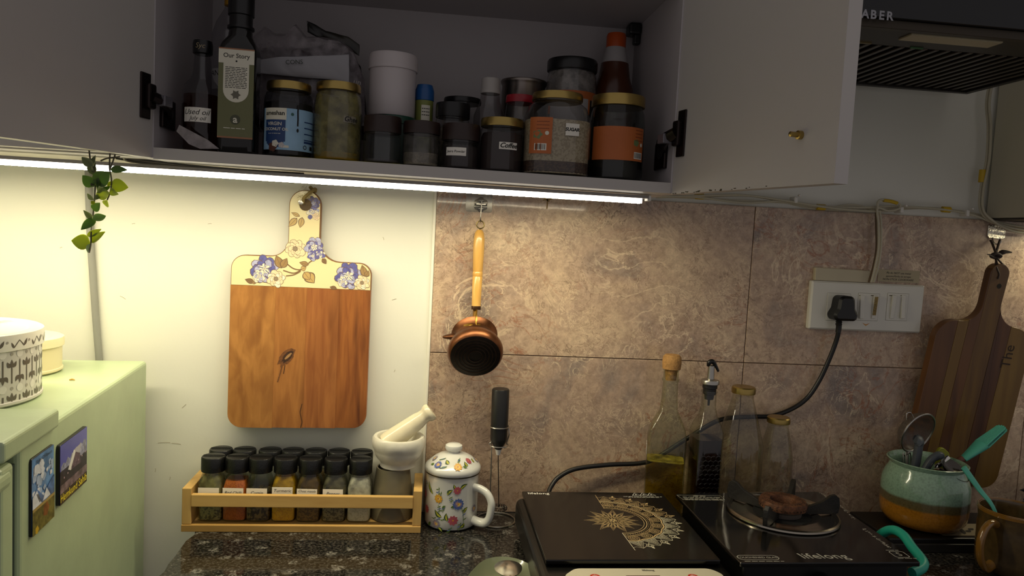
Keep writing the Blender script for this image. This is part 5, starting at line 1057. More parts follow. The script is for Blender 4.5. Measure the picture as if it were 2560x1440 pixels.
# ================================================================ POT OF UTENSILS
trz = .0255
tr = thing('tray', 'low black tray under the utensil pot with patterned lining', 'tray', (1.0, -.105, 0))
P(MB().box((1.0, -.104, .0125), (.37, .126, .0245), .003), 'base', mat('tray_black', '0d0c0b', .35), tr)
P(MB().box((1.0, -.1695, .008), (.366, .005, .0155), .001), 'front_edge', mat('tray_edge', '3a3834', .35, metal=.5), tr)
pr = Print(lambda x, y, l: (x, y, .0248+l), []); A_ = atz(2400, 1320, .0248); pr.poly([(A_.x-.06, -.155), (A_.x+.05, -.155), (A_.x+.05, -.10), (A_.x-.06, -.10)], mat('lining', '8f8264', .7)); pr.up()
for k in range(9): pr.leaf(A_.x-.05+.012*k, -.15+.01*(k % 3), A_.x-.035+.012*k, -.13+.008*(k % 2), .009, mat('lining_dark', '2c261c', .7))
o = pr.done('patterned_lining', tr); o.location = -Vector(tr.location)
pcx = at(2311, 1230, -.096).x; pcy = -.096; RP = (at(2405, 1225, pcy).x-at(2219, 1225, pcy).x)/2
def pot_material():
    m, nt, b = new('glazed_pot'); L = nt.links.new
    tc = node(nt, 'ShaderNodeTexCoord'); sx = node(nt, 'ShaderNodeSeparateXYZ'); L(tc.outputs['Object'], sx.inputs[0]); n = node(nt, 'ShaderNodeTexNoise', i_Scale=260.0, i_Detail=4.0); L(tc.outputs['Object'], n.inputs['Vector'])
    n2 = node(nt, 'ShaderNodeTexNoise', i_Scale=18.0); L(tc.outputs['Object'], n2.inputs['Vector']); ma = node(nt, 'ShaderNodeMath', operation='MULTIPLY_ADD'); ma.inputs[1].default_value = .006; L(n2.outputs['Fac'], ma.inputs[0]); L(sx.outputs['Z'], ma.inputs[2])
    mr_ = node(nt, 'ShaderNodeMapRange'); mr_.inputs[1].default_value = 0; mr_.inputs[2].default_value = .14; L(ma.outputs[0], mr_.inputs[0])
    r = node(nt, 'ShaderNodeValToRGB'); e = r.color_ramp.elements; e[0].position = 0; e[0].color = lin('a5701f'); e[1].position = 1; e[1].color = lin('a79a58')
    for p_, c_ in ((.31, '9a661c'), (.335, '5f5232'), (.42, '5a5238'), (.45, '7f9c86'), (.86, '8aa891'), (.95, '98a077')): k = e.new(p_); k.color = lin(c_)
    L(mr_.outputs[0], r.inputs[0]); mx = node(nt, 'ShaderNodeMix', data_type='RGBA', blend_type='MULTIPLY'); mx.inputs[0].default_value = .5; cr = node(nt, 'ShaderNodeValToRGB'); cr.color_ramp.elements[0].position = .3; cr.color_ramp.elements[0].color = (.45, .45, .45, 1); cr.color_ramp.elements[1].position = .55
    L(n.outputs['Fac'], cr.inputs[0]); L(r.outputs[0], mx.inputs[6]); L(cr.outputs[0], mx.inputs[7]); L(mx.outputs[2], b.inputs['Base Color']); b.inputs['Roughness'].default_value = .14; b.inputs['Coat Weight'].default_value = .4
    return m
POT = pot_material(); pot = thing('utensil_pot', 'glazed pot banded green and ochre, full of kitchen utensils', 'pot', (pcx, pcy, trz))
ph_ = at(2310, 1172, pcy-.05).z-trz; k = RP
prof = [(.0001, .001), (k*.72, .001), (k*.84, .004), (k*.96, .016), (k*.995, .03), (k*1.0, ph_*.5), (k*.985, ph_*.68), (k*.92, ph_*.80), (k*.845, ph_*.88), (k*.83, ph_*.93), (k*.90, ph_*.985), (k*.915, ph_), (k*.89, ph_+.001), (k*.82, ph_*.95), (k*.80, ph_*.88), (k*.9, ph_*.7), (k*.94, ph_*.4), (k*.8, .008), (.0001, .006)]
MB().lathe(prof, 56).build('body', POT, pot)
pin = lambda dx, dy, z: Vector((pcx+dx, pcy+dy, trz+z))
def ut(name, label, cat, base): t = thing(name, label, cat, base); return t, (lambda mb, n_, m, **kw: setattr(mb.build(n_, m, t, **kw), 'location', -Vector(base)))
# mesh strainer
ctr = at(2295, 1082, -.085); base = pin(-.02, .0, .02)
t_, ad = ut('mesh_strainer', 'round steel mesh strainer standing up in the utensil pot', 'strainer', base)
nrm = Vector((.30, -.90, -.30)).normalized(); Rn_ = nrm.to_track_quat('Z', 'Y').to_matrix(); SR = .040
ad(MB().tube([ctr+Rn_ @ Vector((SR*cos(2*pi*i/40), SR*sin(2*pi*i/40), 0)) for i in range(40)], .002, 8, closed=True, sm=0), 'rim', STEEL)
dome = [(SR*.99, 0), (SR*.93, -.010), (SR*.78, -.018), (SR*.5, -.0245), (SR*.2, -.027), (.0001, -.0275)]
ad(MB().lathe(dome, 40, o=ctr, rot=Rn_, cap=False), 'mesh_bowl', frosted('steel_mesh', '5a5046', .72, .35))
tpz = at(2276, 1036, -.088); ad(MB().tube([at(2266, 1050, -.088), at(2267, 1034, -.088), at(2277, 1032, -.088), at(2285, 1048, -.088)], .0012, 6), 'hook_loop', STEEL)
ad(MB().tube([ctr+Rn_ @ Vector((-SR*.2, -SR, 0)), pin(-.03, .01, .05), pin(-.02, .02, .01)], .0026, 8), 'handle', STEEL)
# knives: grey grips
def knife(label, pts, y0, r, base):
    t_, ad = ut('knife', label, 'knife', base); P_ = [at(u, v, y) for u, v, y in pts]
    ad(MB().tube(P_, [r*.85, r, r*1.0, r*.95, r*1.15, r*.7], 12, flat=.62), 'grip', mat('grey_grip', '454a50', .45))
    ad(MB().tube([P_[0], base+Vector((0, 0, .01))], .005, 8, flat=.15, sm=0), 'blade', STEEL)
knife('grey handled knife upright in the utensil pot, beside the strainer', [(2283, 1188, -.10), (2291, 1150, -.10), (2296, 1120, -.10), (2298, 1105, -.10), (2288, 1098, -.10)], 0, .0125, pin(.0, -.005, .02))
knife('grey handled knife leaning low over the pot rim', [(2304, 1192, -.112), (2318, 1165, -.113), (2330, 1148, -.114), (2344, 1140, -.115), (2350, 1146, -.116)], 0, .0115, pin(.012, .0, .02))
t_, ad = ut('spatula', 'yellow green spatula tip showing behind the knives', 'spatula', pin(.03, .02, .02)); a = at(2352, 1165, -.075); tp_ = at(2352, 1112, -.07)
ad(MB().prism([(a_, b2_) for a_, b2_ in roundpoly([(a.x-.004, a.z-.03), (a.x+.024, a.z-.004, .004), (a.x+.014, a.z+.026, .012), (a.x-.004, a.z+.040, .008), (a.x-.012, a.z+.02, .006)])], -.070, -.076, XZ, .001), 'blade', mat('lime_plastic', '8c9020', .4))
ad(MB().tube([a+Vector((0, .002, -.01)), pin(.03, .02, .01)], .004, 8, sm=0), 'handle', mat('lime_plastic', '8c9020', .4))
t_, ad = ut('slotted_ladle', 'dark steel ladle lying over the right rim of the pot', 'ladle', pin(.03, -.02, .03)); lc = at(2388, 1174, -.130); Rl = Vector((.35, -.45, .82)).normalized().to_track_quat('Z', 'Y').to_matrix()
ad(MB().lathe([(.034, 0), (.0345, .0008), (.033, .0004), (.030, -.004), (.018, -.010), (.0001, -.012)], 36, o=lc, rot=Rl, cap=False, ry=.8), 'bowl', mat('dark_ladle_steel', '55504a', .18, metal=1))
ad(MB().tube([lc+Rl @ Vector((-.033, 0, 0)), at(2330, 1178, -.10), pin(.0, -.005, .03)], .003, 8), 'handle', CHROME)
t_, ad = ut('steel_spoon', 'bright steel handle ends crossing in the utensil pot', 'spoon', pin(.015, -.01, .02))
ad(MB().tube([at(2372, 1142, -.105), at(2352, 1160, -.106), at(2340, 1176, -.106), pin(.012, -.01, .03)], .0042, 8, flat=.45), 'handle', CHROME)
t_, ad = ut('whisk', 'thin steel wire loops at the back left of the pot', 'whisk', pin(-.03, .01, .02))
for k in (0, 6): ad(MB().tube([pin(-.035, .0, .03), at(2258+k, 1142, -.088), at(2262+k, 1140-k, -.085), at(2277, 1140, -.08), pin(-.02, .01, .05)], .0009, 6), 'wire', STEEL)
TEAL = mat('teal_silicone', '4fa994', .42); 
t_, ad = ut('basting_brush', 'teal silicone basting brush rising out of the pot to the right', 'brush', pin(.02, .0, .02)); bA = at(2408, 1148, -.085); bB = at(2452, 1112, -.085); bC = at(2508, 1068, -.085); dv = (bC-bA).normalized(); Rb = dv.to_track_quat('Z', 'Y').to_matrix(); LB = (bC-bA).length
ad(MB().lathe([(.0001, 0), (.0085, 0), (.0095, .004), (.0105, .012), (.0155, LB*.40), (.0165, LB*.47), (.0001, LB*.47)], 24, o=bA, rot=Rb, ry=.55), 'brush_head', TEAL)
for i in range(9):
    for j in range(2):
        s_ = (i-4)/4*.0145; p0_ = bA+Rb @ Vector((s_, (j-.5)*.006, LB*.46)); p1_ = bA+Rb @ Vector((s_*.66, (j-.5)*.005, LB*(1.0-.03*abs(i-4)/4+.02*(i % 2)))); ad(MB().tube([p0_, p1_], .0015, 6, sm=0), 'bristle', TEAL)
ad(MB().tube([bA, at(2394, 1159, -.085), pin(.04, .0, .06), pin(.02, .0, .02)], .0068, 10), 'wooden_handle', mat('brown_handle', '5d3424', .5))

# ================================================================ BROWN MUG, TEAL SPATULA HANDLE, BAG
MBW = mat('brown_stoneware', '4a3a1f', .16, var=.25, vscale=60, coat=.4); mx2 = Vector((.9875, -.235, .0004)); zr_ = .1045
mg = thing('stoneware_mug', 'brown glazed mug cut off by the lower right corner', 'mug', mx2); Rm2 = .052
MB().lathe([(.0001, .001), (.044, .001), (.049, .006), (.051, .02), (.0515, zr_*.7), (.0505, zr_*.82), (.053, zr_-.003), (.053, zr_), (.050, zr_+.0005), (.0485, zr_-.004), (.047, .012), (.0001, .008)], 56).build('body', MBW, mg)
MB().lathe([(.0532, zr_-.006), (.0535, zr_-.001), (.0515, zr_+.0014), (.049, zr_-.001)], 56, cap=False).build('rim', mat('ochre_glaze', '7a5620', .15, coat=.5), mg)
hdv = Vector((-.93, -.36, 0)).normalized(); MB().tube([hdv*r+Vector((0, 0, z)) for r, z in ((.047, zr_*.80), (.064, zr_*.85), (.081, zr_*.76), (.089, zr_*.55), (.083, zr_*.30), (.066, zr_*.13), (.047, zr_*.17))], .0062, 12, flat=1.3).build('handle', mat('ochre_glaze', '7a5620', .15, coat=.5), mg)
sA = at(2488, 1279, -.245); sB = at(2409, 1168, -.215); base = Vector((.985, -.235, .02)); t_, ad = ut('teal_spatula', 'teal handle leaning out of the brown mug', 'spatula', base)
ad(MB().tube([base, sA, (sA+sB)/2, sB], [.003, .0038, .0052, .0066, .0070], 10, flat=.6), 'handle', TEAL)
c = at(2556, 1222, -.05); bgm = mat('black_bag', '0b0c10', .18, bump=1, bscale=60); mb = MB(); bm = bmesh.new(); bmesh.ops.create_icosphere(bm, subdivisions=4, radius=1)
for v in bm.verts:
    n_ = v.co.normalized(); f_ = 1+.16*sin(9*n_.x+4*n_.z)+.12*sin(14*n_.y+7*n_.x)+.10*sin(21*n_.z); v.co = Vector((n_.x*.075*f_, n_.y*.022*f_, n_.z*.030*f_))
bm.verts.index_update(); mb.add([v.co for v in bm.verts], [[v.index for v in f_.verts] for f_ in bm.faces]); bm.free()
tag(mb.build('plastic_bag', bgm, loc=Vector((c.x+.056, -.080, .0655))), 'crumpled shiny black plastic bag at the right edge', 'bag')

# ================================================================ DISH AND SPOON AT THE FRONT
ds = atz(1268, 1450, .02); DG = mat('celadon_glaze', '757b62', .14, coat=.5)
dish = thing('small_dish', 'small celadon green dish in front of the cooktop', 'dish', (ds.x, ds.y, .0004))
rim = []; n = 72; sq = lambda a, r: r*(1-.10*cos(3*(a-.6)))
mb = MB(); prof = [(.45, 0), (.5, .0), (.78, .006), (.95, .018), (1.0, .0245), (.985, .0255), (.96, .024), (.74, .009), (.45, .005), (0.001, .0045)]; vs = []; fs = []
for r_, z in prof:
    for i in range(n): a = 2*pi*i/n; R_ = sq(a, .060)*r_; vs.append((R_*cos(a), R_*sin(a), z))
for k_ in range(len(prof)-1):
    for i in range(n): j = (i+1) % n; fs.append((k_*n+i, k_*n+j, (k_+1)*n+j, (k_+1)*n+i))
fs.append(tuple(range(n))[::-1]); mb.add(vs, fs).build('dish', DG, dish)
spn = thing('tablespoon', 'steel tablespoon resting in the celadon dish', 'spoon', (ds.x+.002, ds.y-.02, .02)); tp_ = at(1268, 1398, ds.y+.018)
dvv = Vector((-.04, -1, .02)).normalized(); sd_ = Vector((1, .02, 0)).normalized(); nn = sd_.cross(dvv).normalized()
if nn.z < 0: nn = -nn
vs = []; fs = []; ns = 16; sc_ = atz(1268, 1400, .0300)
for i in range(ns+1):
    f_ = i/ns; hw_ = .0215*math.sqrt(max(0, 1-(2*f_-1)**2))*(1.08-.25*f_)
    if i in (0,): hw_ = .0012
    if i == ns: hw_ = .004
    for j in range(9): s_ = j/4-1; dep = .0072*(1-s_*s_)*sin(pi*min(1, f_*1.02)); vs.append(sc_+dvv*(f_*.056)+sd_*(hw_*s_)+nn*(dep))
for i in range(ns):
    for j in range(8): fs.append((i*9+j, i*9+j+1, (i+1)*9+j+1, (i+1)*9+j))
N0 = len(vs); vs += [v-nn*.0011 for v in vs]; fs += [tuple(x+N0 for x in f_[::-1]) for f_ in fs]
o = MB().add(vs, fs).build('bowl', mat('spoon_steel', 'd6d2c8', .24, metal=1), spn, norm=False, ang=80); o.location = -Vector(spn.location)
e0 = sc_+dvv*.0555; o = MB().tube([e0, e0+dvv*.03+Vector((0, 0, .004)), e0+dvv*.07+Vector((0, 0, .010)), e0+dvv*.11+Vector((0, 0, .013))], [.003, .0028, .004, .006], 10, flat=.4).build('handle', CHROME, spn); o.location = -Vector(spn.location)
# ================================================================ CABINET CONTENTS
JG = glass('jar_glass', (244, 244, 244), 1.3, .05, .97)
def place(ul, ur, vmid, y):
    l, r = at(ul, vmid, y), at(ur, vmid, y); cx = (l.x+r.x)/2; return cx, (r.x-l.x)/2, SX(cx)+.0004
def ztop_at(u, v, y): return at(u, v, y).z
BLID = mat('brown_plastic_lid', '2a1a15', .4); KLID = mat('black_lid', '0e0e10', .3); REDL = mat('red_lid', '9a1626', .3)
def jar(label, ul, ur, vtop, vlid, y, lidm, lidw=None, sq=2, content=None, level=.5, dust=None, neck=.86, name='jar', cat='jar', shoulder=.12, glassm=None, top=None):
    cx, R, z0 = place(ul, ur, (vtop+vlid)/2+60, y); t = thing(name, label, cat, (cx, y, z0)); u = (ul+ur)/2
    RL = R*lidw if lidw else R*.93; zt = ztop_at(u, vtop, y-RL)-z0; zl = ztop_at(u, vlid, y-RL)-z0; rn = RL*.93
    MB().lathe([(.0001, .0015, sq), (R-.004, 0, sq), (R, .004, sq), (R, zl*(1-shoulder)-.006, sq), (R*.55+rn*.45, zl*(1-shoulder*.45), (sq+2)/2), (rn, zl-.003, 2), (rn, zl+.003, 2)], 40, cap=False).build('glass', glassm or JG, t)
    MB().lathe([(rn*.9, zl-.0005), (RL*.985, zl-.0005), (RL, zl+.001), (RL, zt-.003), (RL*.97, zt), (.0001, zt)], 40).build('lid', lidm, t)
    if content:
        h = .004+level*(zl-.01); hb = min(h, zl*(1-shoulder)-.008)
        pf = [(.0001, .003, sq), (R-.004, .003, sq), (R-.002, .006, sq), (R-.002, hb, sq)]
        if h > hb: pf.append((rn*.95, h, 2))
        MB().lathe(pf+[(.0001, h+(.004 if top else 0), 2)], 32).build('contents', content, t)
    if dust: MB().lathe([(R-.0015, .006, sq), (R-.0015, zl*(1-shoulder)-.006, sq), (R*.55+rn*.43, zl*(1-shoulder*.45), 2), (rn*.96, zl-.003, 2)], 36, cap=False).build('film_inside', dust, t)
    return t, R, zl, zt
def wrap(t, R, x0, x1, z0, z1, m, name='paper_label', lift=.0005, n=16, label=None):
    pr = Print(cylmap(R), [], lift=lift); vs = []; pr.rect(x0, z0, x1, z1, m, n); return pr.done(name, t, label)
def barcode(pr, x, y, w, h):
    pr.rect(x, y, x+w, y+h, PAPER, 3); pr.up(); k = x+w*.06
    while k < x+w*.92: ww = random.choice((.0004, .0007, .001)); pr.rect(k, y+h*.12, k+ww, y+h*.9, INK); k += ww+random.choice((.0005, .0008))
    pr.up()
# --- front row
yA = -.222
# used oil bottle
cx, R, z0 = place(456, 551, 300, yA); t = thing('oil_bottle', 'round bottle of brown used oil with black screw cap', 'bottle', (cx, yA, z0)); u = 503
zz = lambda v, y=yA: at(u, v, y-R*.5).z-z0
MB().lathe([(.0001, .001), (R-.003, 0), (R, .004), (R, zz(232)), (R*.9, zz(212)), (R*.62, zz(196)), (R*.5, zz(180)), (R*.42, zz(140)), (R*.40, zz(125))], 36, cap=False).build('glass', glass('oil_bottle_glass', (238, 238, 240), 1.3, .05, .95), t)
MB().lathe([(.0001, .003), (R-.003, .003), (R-.002, .006), (R-.002, zz(236)), (.0001, zz(236))], 32).build('oil', glass('brown_oil', (205, 140, 80), .4, .05, .92), t)
MB().lathe([(R*.45, zz(132)), (R*.51, zz(130)), (R*.52, zz(108)), (R*.48, zz(98)), (.0001, zz(97))], 28).build('cap', KLID, t)
pr = Print(cylmap(R), [], lift=.0006); pr.rect(-.018, zz(308), .020, zz(272), PAPER, 8); pr.up(2); pr.text('Used oil', .000, zz(284), .0105, INK, shear=.3); pr.text('July oil', .002, zz(299), .008, INK, shear=.3); pr.done('paper_label', t)
pr = Print(cylmap(R*.52), [], lift=.0004); pr.text('Syc', 0, zz(114), .010, mat('cap_gold_letter', '9a8a6a', .4), shear=.2); pr.done('cap_lettering', t)
# torn sticker scrap leaning at its foot
s0 = at(440, 318, -.258); pts = [at(a, b_, -.2585) for a, b_ in ((448, 312), (520, 350), (548, 372), (500, 372), (472, 360), (441, 328))]
mb = MB(); mb.add([tuple(p_) for p_ in pts]+[(p_.x, p_.y+.0006, p_.z) for p_ in pts], [(0, 1, 2, 3, 4, 5), (11, 10, 9, 8, 7, 6)]+[(i, (i+1) % 6, (i+1) % 6+6, i+6) for i in range(6)])
o = mb.build('torn_wrapper', frosted('torn_film', 'a09896', .75)); tag(o, 'crumpled scrap of clear wrapper at the foot of the used oil bottle', 'wrapper')
# dark olive oil bottle, square
cx, R, z0 = place(552, 647, 250, -.225); R *= .97; y = -.228; t = thing('olive_oil_bottle', 'tall dark square bottle with green and cream label', 'bottle', (cx, y, z0), .06); u = 600
zz = lambda v: at(u, v, y-R).z-z0
DG_ = mat('dark_green_bottle', '0e0d0b', .12)
MB().lathe([(.0001, .001, 6), (R-.003, 0, 6), (R, .004, 7), (R, zz(122), 7), (R*.9, zz(104), 4.5), (R*.66, zz(84), 2.4), (R*.60, zz(66), 2), (R*.60, zz(20), 2), (.0001, zz(20), 2)], 44).build('glass', DG_, t)
MB().lathe([(R*.60, zz(64)), (R*.72, zz(63)), (R*.72, zz(57)), (R*.62, zz(56)), (R*.62, zz(30)), (R*.70, zz(28)), (R*.70, zz(-40)), (R*.66, zz(-44)), (.0001, zz(-44))], 32).build('cap', KLID, t)
OLV = mat('olive_label', '6b6c48', .6); CRM = mat('cream_label', 'd8d4c2', .6); COPL = mat('copper_line', '9a6a48', .5)
pr = Print(flatmap(-R-.0004), [], lift=.0002); w_ = R*.93; zl0, zl1 = zz(347), zz(122)
pr.rect(-w_, zl0, w_, zl1, OLV); pr.up(2); pr.rect(-w_, zz(160), w_, zl1, CRM); pr.rect(-w_, zl0, w_, zl0+.0022, COPL); pr.up(2); pr.rect(-w_, zl1-.0018, w_, zl1, COPL)
wi = w_*.72; zc_ = zz(226); pr.poly([(-wi, zz(158)), (-wi, zc_)]+[(-wi*cos(pi*i/12), zc_-wi*sin(pi*i/12)) for i in range(1, 12)]+[(wi, zc_), (wi, zz(158))], CRM); pr.up(2)
pr.text('Our Story', 0, zz(141), .0085, mat('grey_ink', '4a4842', .7), bold=.00012); pr.disc(0, zz(154), .0013, INK, 8)
for k in range(13): pr.dashes(0, zz(170+k*4.2), wi*1.7, .0015, INK)
pr.blob(0, zz(238), .0055, mat('sketch_grey', '6a665a', .7), wav=.3, lobes=6); pr.up(); pr.disc(0, zz(300), .0068, mat('dark_olive_disc', '4a4c38', .6), 24); pr.up(2); pr.text('a', 0, zz(300), .014, CRM, bold=.0003); pr.dashes(0, zz(322), w_*1.3, .0018, CRM)
pr.done('printed_label', t)
# coconut oil jar
t, R, zl, zt = jar('coconut oil jar with pale blue label and gold lid', 660, 783, 200, 219, -.218, GOLD, .90, content=mat('dark_oil', '0e0c0c', .3), level=.86, glassm=glass('coconut_jar_glass', (215, 218, 222), 1.2, .05, .92))
pr = Print(cylmap(R, 0, 0, .17), [], lift=.0007); LB_ = mat('pale_blue_label', '8fb4cf', .45, var=.08, vscale=40); y0_, y1_ = .010, zl*.70; pr.rect(-.040, y0_, .052, y1_, LB_, 24); pr.up(2)
pr.rect(-.036, y1_-.0165, -.002, y1_, CRM, 10); NV = mat('navy', '1c3a6a', .45); pr.up()
nsh = 14
for k in range(nsh): f0, f1 = k/nsh, (k+1)/nsh; pr.rect(-.034+.031*f0, y1_-.042-.014*math.sqrt(max(0, 1-(f0+f1-1)**2)), -.034+.031*f1, y1_-.0165, NV)
pr.up(2)
pr.text('ameshan', -.019, y1_-.0075, .0085, INK, bold=.0002); pr.text('VIRGIN', -.019, y1_-.0225, .0068, CRM, bold=.0001); pr.text('COCONUT OIL', -.0185, y1_-.030, .0056, CRM, bold=.0001); pr.dashes(-.0185, y1_-.036, .020, .0012, CRM)
pr.blob(-.021, y1_-.055, .0065, mat('coconut_brown', '5a3020', .6)); pr.up(); pr.blob(-.017, y1_-.050, .0048, CRM); pr.blob(-.008, y1_-.052, .004, mat('coconut_flesh', 'bfb8b4', .6)); pr.disc(.006, y1_-.008, .0022, mat('label_green', '2a5a50', .5), 8)
for k in range(4): pr.rect(.024, y1_-.016-k*.0085, .046, y1_-.0175-k*.0085, NV, 4)
pr.rect(.024, y1_-.047, .046, y1_-.044, NV, 4); pr.ring(.026, y0_+.006, .0026, .001, INK); pr.rect(.036, y0_+.003, .043, y0_+.0085, INK, 2); pr.rect(-.008, y0_+.003, .002, y0_+.0065, CRM, 2)
pr.done('printed_label', t)
mb = MB(); pr = Print(cylmap(R), [], lift=.0011); pr.line([(.0195, y1_+.006), (.0193, y1_-.004), (.0197, y1_-.014), (.0195, y1_-.024)], .0022, INK); pr.disc(.0196, y1_-.030, .0016, INK, 10, .0028); pr.done('oil_drip', t)
# ghee jar
t, R, zl, zt = jar('jar smeared with pale ghee and a yellow layer at the bottom', 785, 906, 201, 220, -.214, GOLD, .92, content=mat('yellow_ghee', 'b08c10', .4, var=.1), level=.10, dust=frosted('ghee_film', '9a9258', .5), shoulder=.16)
wrap(t, R, .012, .032, zl*.54, zl*.63, frosted('clear_tape', '9a9488', .5), 'tape'); pr = Print(cylmap(R), [], lift=.0008); pr.text('Ghee', .024, zl*.585, .010, INK, shear=.2, bold=.0002); pr.done('handwriting', t)
# small brown-lid jars
t, R, zl, zt = jar('nearly empty little jar with a dark brown lid beside the ghee jar', 908, 1002, 286, 327, -.226, BLID, 1.0, content=mat('grey_residue', '4a4850', .6), level=.08, shoulder=.1)
t, R, zl, zt = jar('little jar half full of pale powder with a dark brown lid', 1006, 1099, 300, 330, -.226, BLID, 1.0, content=speckle('pale_flour', 'a39a84', '8f8670', 500, .4), level=.42, dust=frosted('flour_film', '6d6860', .35), shoulder=.1)
t, R, zl, zt = jar('little dark jar with a handwritten powder label', 1103, 1198, 306, 347, -.226, BLID, 1.0, content=mat('dark_powder', '231714', .7, var=.2), level=.9, shoulder=.1)
zm_ = zl*.58; wrap(t, R, -.0235, .0075, zm_-.006, zm_+.006, PAPER); pr = Print(cylmap(R), [], lift=.0009); pr.text('Jeera Powder', -.008, zm_, .0050, INK, shear=.2); pr.done('handwriting', t)
t, R, zl, zt = jar('coffee jar with gold lid and Coffee label', 1198, 1308, 291, 311, -.224, GOLD, .97, content=mat('ground_coffee', '2a1b17', .7, var=.15), level=.93, shoulder=.14)
zm_ = zl*.56; wrap(t, R, -.006, .022, zm_-.0055, zm_+.005, PAPER); pr = Print(cylmap(R), [], lift=.0009); pr.text('Coffee', .008, zm_, .0098, INK, shear=.35, bold=.0002); pr.done('handwriting', t)
ORL = mat('orange_label', 'b5622c', .55, var=.06)
t, R, zl, zt = jar('big rounded square jar of raw sugar with SUGAR label', 1308, 1474, 224, 242, -.219, GOLD, .76, sq=3.2, content=speckle('raw_sugar', 'b8aa8c', '9c8e70', 420, .45), level=.74, shoulder=.22, top=1)
MB().lathe([(.0001, .0035, 3.2), (R-.004, .0035, 3.2), (R-.0016, .006, 3.2), (R-.0016, .020, 3.2)], 36, cap=False).build('brown_sugar_layer', speckle('brown_sugar', '3c2a20', '55402e', 420, .45), t)
sqm = lambda x, y, l: (x, -(R*(1-min(1, abs(x)/R)**3.2)**(1/3.2))-l, y)
pr = Print(sqm, [], lift=.0008); zq = zl*.36; pr.rect(-.0445, zl*.26, -.0135, zl*.72, ORL, 10); pr.up(2); pr.blob(-.034, zl*.50, .006, mat('green_leaf_print', '6b7c4e', .5), wav=.2); barcode(pr, -.038, zl*.30, .017, .010); pr.disc(-.021, zl*.52, .003, CRM, 10)
for k in range(3): pr.rect(-.036, zl*.66-k*.005, -.018, zl*.66-k*.005+.0009, mat('rust_ink', '7a3a1a', .6), 4)
pr.fresh('orange_label', t); pr.rect(.006, zl*.505, .0265, zl*.66, PAPER, 6); pr.up(2); pr.text('SUGAR', .016, zl*.582, .0066, INK, shear=.15, bold=.0003); pr.done('paper_label', t)
t, R, zl, zt = jar('big round jar with wide orange label and gold lid, beside the right hinge', 1475, 1611, 230, 257, -.214, GOLD, .96, content=mat('dark_jaggery', '1a1412', .5), level=.28, shoulder=.2, glassm=glass('green_tint_jar', (225, 232, 228), 1.2, .05, .9))
pr = Print(cylmap(R), [], lift=.0008); pr.rect(-.05, zl*.26, .040, zl*.70, ORL, 24); pr.up(2); pr.blob(.0225, zl*.50, .0052, mat('green_leaf_print', '6b7c4e', .5)); barcode(pr, .019, zl*.29, .018, .010); pr.disc(.034, zl*.48, .003, CRM, 10)
for k in range(4): pr.rect(.020, zl*.66-k*.005, .036, zl*.66-k*.005+.0009, mat('rust_ink', '7a3a1a', .6), 4)
pr.done('wide_label', t)
# yellow sheet and shelf paper
a, b_ = at(720, 385, -.262), at(1005, 405, -.262)
mb = MB(); vs = []; nx = 12
for i in range(nx+1):
    x = a.x+(b_.x-a.x)*i/nx
    for yy in (-.268, -.06): vs.append((x, yy, SX(x)+.0001)); vs.append((x, yy, SX(x)+.0004))
fs = [(i*4+1, i*4+3, i*4+7, i*4+5) for i in range(nx)]+[(i*4, i*4+1, i*4+5, i*4+4) for i in range(nx)]
tag(mb.add(vs, fs).build('yellow_sheet', mat('yellow_plastic_sheet', 'a39a1e', .5)), 'thin yellow sheet lying on the shelf under the jars', 'sheet')
# --- back row
cx, R, z0 = place(530, 618, 150, -.105); t = thing('water_bottle', 'clear plastic bottle with yellow cap behind the dark olive bottle', 'bottle', (cx, -.105, z0)); zz = lambda v: at(575, v, -.105).z-z0
MB().lathe([(.0001, .001), (R-.003, 0), (R, .005), (R, zz(90)), (R*.8, zz(60)), (R*.35, zz(24)), (R*.3, zz(12))], 32, cap=False).build('plastic', glass('pet_plastic', (240, 240, 242), 1.2, .1, .96), t)
MB().lathe([(R*.30, zz(16)), (R*.36, zz(15)), (R*.36, zz(-6)), (.0001, zz(-8))], 24).build('cap', mat('yellow_cap', 'b3851c', .4), t)
pr = Print(cylmap(R), [], lift=.0006); pr.rect(-R*.9, zz(230), R*.9, zz(180), mat('grey_label', 'a8a6a6', .6), 10); pr.up(2); pr.text('AN', -R*.62, zz(192), .012, INK); pr.done('label', t)
